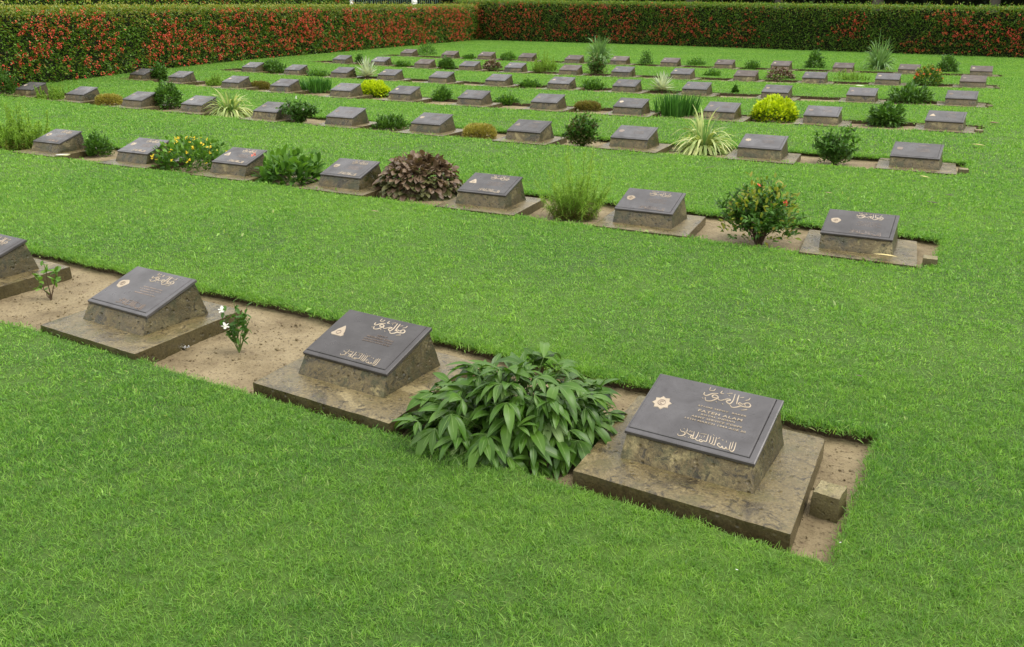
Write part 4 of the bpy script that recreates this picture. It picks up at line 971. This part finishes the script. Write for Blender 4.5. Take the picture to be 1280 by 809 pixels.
# ------------------------------------------------------------------ far trees, pillars and fence
def tree(x, y, h, R, label, sd):
    root = empty('shade_tree', (x, y, -.05)); tag(root, label, 'tree', 'dark trees beyond the far hedge')
    tr = np.array([(0, 0, 0), (.05, .02, h*.2), (rng.normal(0, .15), rng.normal(0, .15), h*.45), (rng.normal(0, .3), rng.normal(0, .3), h*.75)])
    mesh_obj('trunk', *tube(tr, R*.075, R*.03, 9), M['bark'], root, smooth=True)
    limbs = [tube(arc(tr[2]*[1, 1, .75], (math.cos(a)*R*.7, math.sin(a)*R*.7, h*rng.uniform(.45, .85)), .12, 6), R*.03, .02, 6) for a in np.arange(7)*.9+rng.random()]
    mesh_obj('limbs', *merge(limbs), M['bark'], root)
    cc = []
    for k in range(34):
        a = rng.random()*6.28; rr = R*math.sqrt(rng.random())*.95; zz = h*(.36+.6*rng.random()*(1-.45*(rr/R)**2))
        n = 260; u = nrm(rng.normal(size=(n, 3)))*rng.random((n, 1))**.4*np.array([1, 1, .6])*R*.3; cc.append(u+[math.cos(a)*rr, math.sin(a)*rr, zz])
    P = np.concatenate(cc); P = P[P[:, 2] > 2.05]
    mesh_obj('crown', *leaves(P, rng.normal(0, 1, P.shape), .20, .10, .3, seg=2, prof='oval', fold=0), M['treeleaf'], root)
tpos = [(-19.5, 43.5, 8.5, 3.4), (-14.5, 42.6, 9.5, 3.8), (-9.8, 41.6, 8.6, 3.4), (-5.2, 40.3, 9.8, 3.8), (-.6, 39.3, 8.8, 3.4), (4.0, 38.3, 9.6, 3.8), (9.0, 37.2, 9.0, 3.6), (-27.8, 46.5, 9.2, 3.6)]
tl = ['leftmost dark tree right of the white pillars beyond the far hedge', 'second dark tree from the left beyond the far hedge', 'third dark tree from the left beyond the far hedge', 'dark tree behind the middle of the far hedge',
      'dark tree behind the right half of the far hedge', 'dark tree beyond the far hedge, second from the right', 'dark tree beyond the far hedge at the right edge of the photo', 'dark tree standing behind the white pillars and green fence']
for i, (x, y, h, R) in enumerate(tpos): tree(x, y, h, R, tl[i], i)
# thicket closing the view under the trees
TH = np.array([(-31.5, -2.), (-32.5, 12), (-35, 30), (-40, 44.), (-34, 49.), (-24, 49.5), (0, 45.), (22, 40.)])
n = 60000; seg_ = np.linalg.norm(np.diff(TH, axis=0), axis=1).sum(); s_ = rng.random(n)*seg_
b_ = along(TH, s_)[0]; z = rng.random(n)**.8*5.2
P = np.stack([b_[:, 0]+rng.normal(0, .7, n), b_[:, 1]+rng.normal(0, .7, n), z], 1)
lump_ = np.array([mnoise.noise(Vector((float(a)*.6, float(c)*.8, 4.))) for a, c in zip(s_, z)])
P[:, 2] = np.maximum(P[:, 2]+lump_*1.2, 0)
v, q = leaves(P, rng.normal(0, 1, P.shape), .30, .17, .3, seg=2, prof='oval', fold=0)
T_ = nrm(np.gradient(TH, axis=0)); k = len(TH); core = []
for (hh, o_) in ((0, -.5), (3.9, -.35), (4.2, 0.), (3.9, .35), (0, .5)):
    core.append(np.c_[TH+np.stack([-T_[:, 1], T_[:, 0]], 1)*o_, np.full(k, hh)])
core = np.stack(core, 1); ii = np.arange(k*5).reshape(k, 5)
cq = np.concatenate([np.stack([ii[:-1, j], ii[1:, j], ii[1:, j+1], ii[:-1, j+1]], -1) for j in range(4)])  # solid wall inside the leaves, its dark colour stands for shade
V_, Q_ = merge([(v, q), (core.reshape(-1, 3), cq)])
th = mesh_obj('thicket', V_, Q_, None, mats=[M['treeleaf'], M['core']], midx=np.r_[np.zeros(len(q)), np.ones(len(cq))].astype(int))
tag(th, 'dark leafy thicket filling the gap under the far trees', 'thicket', kind='stuff')
def boxm(x0, x1, y0, y1, z0, z1):
    V = np.array([(x0, y0, z0), (x1, y0, z0), (x1, y1, z0), (x0, y1, z0), (x0, y0, z1), (x1, y0, z1), (x1, y1, z1), (x0, y1, z1)], float)
    return V, np.array([(3, 2, 1, 0), (4, 5, 6, 7), (0, 1, 5, 4), (1, 2, 6, 5), (2, 3, 7, 6), (3, 0, 4, 7)])
def far_pt(px, dist): 
    v = np.array([(px-PW/2)/F, (PH/2-6)/F, 1.0]) @ AX; v = v[:2]/np.linalg.norm(v[:2]); return CAM[:2]+v*dist
fa, fb_ = far_pt(440, 46), far_pt(548, 49)
for px, d, lab, wd in ((434, 46, 'white painted gate pillar left of the green fence', .52), (518, 48, 'slim white pillar at the right end of the green fence', .26)):
    p = far_pt(px, d); root = empty('gate_pillar', (p[0], p[1], -.05), YAW); tag(root, lab, 'pillar', 'white pillars by the far fence')
    mesh_obj('shaft', *boxm(-wd/2, wd/2, -wd/2, wd/2, 0, 2.5), M['white_paint'], root)
    mesh_obj('cap', *boxm(-wd/2-.05, wd/2+.05, -wd/2-.05, wd/2+.05, 2.5, 2.62), M['white_paint'], root)
root = empty('iron_fence', ((fa[0]+fb_[0])/2, (fa[1]+fb_[1])/2, -.05), math.atan2(fb_[1]-fa[1], fb_[0]-fa[0])); tag(root, 'green iron railing fence between white pillars beyond the hedge corner', 'fence')
LF = float(np.linalg.norm(fb_-fa))/2
for z in (.4, 2.1): mesh_obj('rail', *boxm(-LF, LF, -.02, .02, z, z+.05), M['fence'], root)
mesh_obj('bars', *merge([boxm(u-.012, u+.012, -.035, -.021, .1, 2.3) for u in np.arange(-LF, LF, .13)]), M['fence'], root)

# ------------------------------------------------------------------ fallen leaves and scraps
def fallen(px, py, z, L, W_, mt, rz, name, cat, lab, curl=.5):
    p = at(px, py, z); V, Q = leaves(np.array([[-L/2, 0, .004]]), np.array([[1, 0, .25*curl+.1]]), L, W_, curl, np.array([.25]), 6, 'lance', -.18)
    o = mesh_obj(name, V, Q, M[mt], smooth=True); o.location = p; o.rotation_euler = (0, 0, rz); tag(o, lab, cat)
GZ = .036
fallen(469, 264, GZ, .075, .034, 'dry', .3, 'fallen_leaf', 'leaf', 'curled pale dry leaf on grass below the large purple brown bush')
fallen(1107, 319, .052, .16, .05, 'yelleaf', .25, 'fallen_leaf', 'leaf', 'long yellow leaf lying on the slab at the second row right end')
fallen(887, 210, GZ, .15, .03, 'darkdry', .9, 'fallen_leaf', 'leaf', 'dark stick-like dead leaf on grass below the cream striped lily', .1)
fallen(1166, 253, GZ, .11, .05, 'darkdry', .0, 'fallen_leaf', 'leaf', 'brown dead leaf on grass above the second row right end')
fallen(1187, 244, GZ, .09, .04, 'darkdry', .5, 'fallen_leaf', 'leaf', 'small dark dead leaf right of the brown dead leaf on grass')
fallen(1156, 221, GZ, .11, .035, 'yelleaf', -.3, 'fallen_leaf', 'leaf', 'slim yellowish leaf on grass below the third row right end')
fallen(1036, 241, GZ, .07, .035, 'dry', .2, 'fallen_leaf', 'leaf', 'faint dry leaf on grass above the second row right end plaque')
fallen(1243, 153, GZ, .15, .09, 'dry', .2, 'fallen_leaf', 'leaf', 'dry brown leaf on the lawn right of the fourth row end')
fallen(1074, 470, GZ, .035, .02, 'darkdry', .2, 'fallen_leaf', 'leaf', 'tiny dark leaf on grass above the nearest bed corner')
fallen(921, 713, GZ, .010, .007, 'white', .2, 'fallen_petal', 'petal', 'white petal on the grass in front of the nearest plaque')
fallen(1050, 679, GZ-.03, .010, .007, 'white', .8, 'fallen_petal', 'petal', 'white speck at the bed edge below the small stone cube')
fallen(1223, 181, GZ, .16, .05, 'yelleaf', .1, 'fallen_leaf', 'leaf', 'pale yellow leaf on grass right of the third row end')
fallen(1075, 107, .07, .20, .10, 'white', .3, 'fallen_petal', 'petal', 'white blossom lying by the fifth row, right side')
fallen(79, 194, .03, .22, .10, 'white', .2, 'paper_scrap', 'scrap', 'pale scrap against the leftmost slab of the second row', .1)
fallen(158, 441, bz(0)+.01, .05, .02, 'dry', .4, 'fallen_leaf', 'leaf', 'small brown leaf on soil at the slab with the round gold crest')
def scrap(px, py, s, lab):
    p = at(px, py, bz(0)+.012); a = np.linspace(-1, 1, 8); gx, gy = np.meshgrid(a, a); V = np.stack([gx*s, gy*s*.7, np.abs(rng.normal(0, s*.25, gx.shape))], -1)+rng.normal(0, s*.08, (8, 8, 3))
    i = np.arange(64).reshape(8, 8); Q = np.stack([i[:-1, :-1], i[1:, :-1], i[1:, 1:], i[:-1, 1:]], -1).reshape(-1, 4)
    o = mesh_obj('plastic_scrap', V.reshape(-1, 3), Q, M['plastic']); o.location = p; tag(o, lab, 'litter')
scrap(262, 419, .014, 'crumpled clear plastic scrap on soil near the white flowered seedling'); scrap(232, 435, .018, 'flat clear plastic scrap on soil by the corner of the crest slab')

# ------------------------------------------------------------------ light
AZ, EL = math.radians(72), math.radians(60)     # direction the light comes from, compass-like: measured from +Y towards +X
w = bpy.data.worlds.new('World'); scn.world = w; w.use_nodes = True; nt = w.node_tree; nt.nodes.clear(); g = N(nt)
sky = g.n('ShaderNodeTexSky', sky_type='NISHITA', sun_disc=False, sun_elevation=EL, sun_rotation=AZ, air_density=1.4, dust_density=4.0, ozone_density=1.0)
tc = g.n('ShaderNodeTexCoord')
cl = g.noise(tc.outputs['Generated'], 2.2, 6, .6, .4)
cloud = g.ramp(cl.outputs[0], [(.3, (6.2, 6.2, 6.2)), (.7, (9.2, 9.1, 8.8))])
mixc = g.mix(.90, sky.outputs[0], cloud)
bg = g.n('ShaderNodeBackground', inp={'Color': mixc, 'Strength': .12}); wo = g.n('ShaderNodeOutputWorld'); nt.links.new(bg.outputs[0], wo.inputs[0])
sl = bpy.data.lights.new('sun', 'SUN'); sl.energy = 1.5; sl.angle = math.radians(28); sl.color = (1, .96, .88)
so = bpy.data.objects.new('sun', sl); COL.objects.link(so)
dv = Vector((math.sin(AZ)*math.cos(EL), math.cos(AZ)*math.cos(EL), math.sin(EL))); so.rotation_euler = dv.to_track_quat('Z', 'Y').to_euler()
scn.view_settings.view_transform = 'Standard'; scn.view_settings.look = 'None'; scn.view_settings.exposure = 0.80; scn.view_settings.gamma = 1
scn.view_settings.use_curve_mapping = False
scn.render.engine = 'CYCLES'
cy = scn.cycles; cy.max_bounces = 6; cy.diffuse_bounces = 3; cy.glossy_bounces = 2; cy.transmission_bounces = 4; cy.transparent_max_bounces = 4; cy.use_denoising = True
cy.caustics_reflective = False; cy.caustics_refractive = False
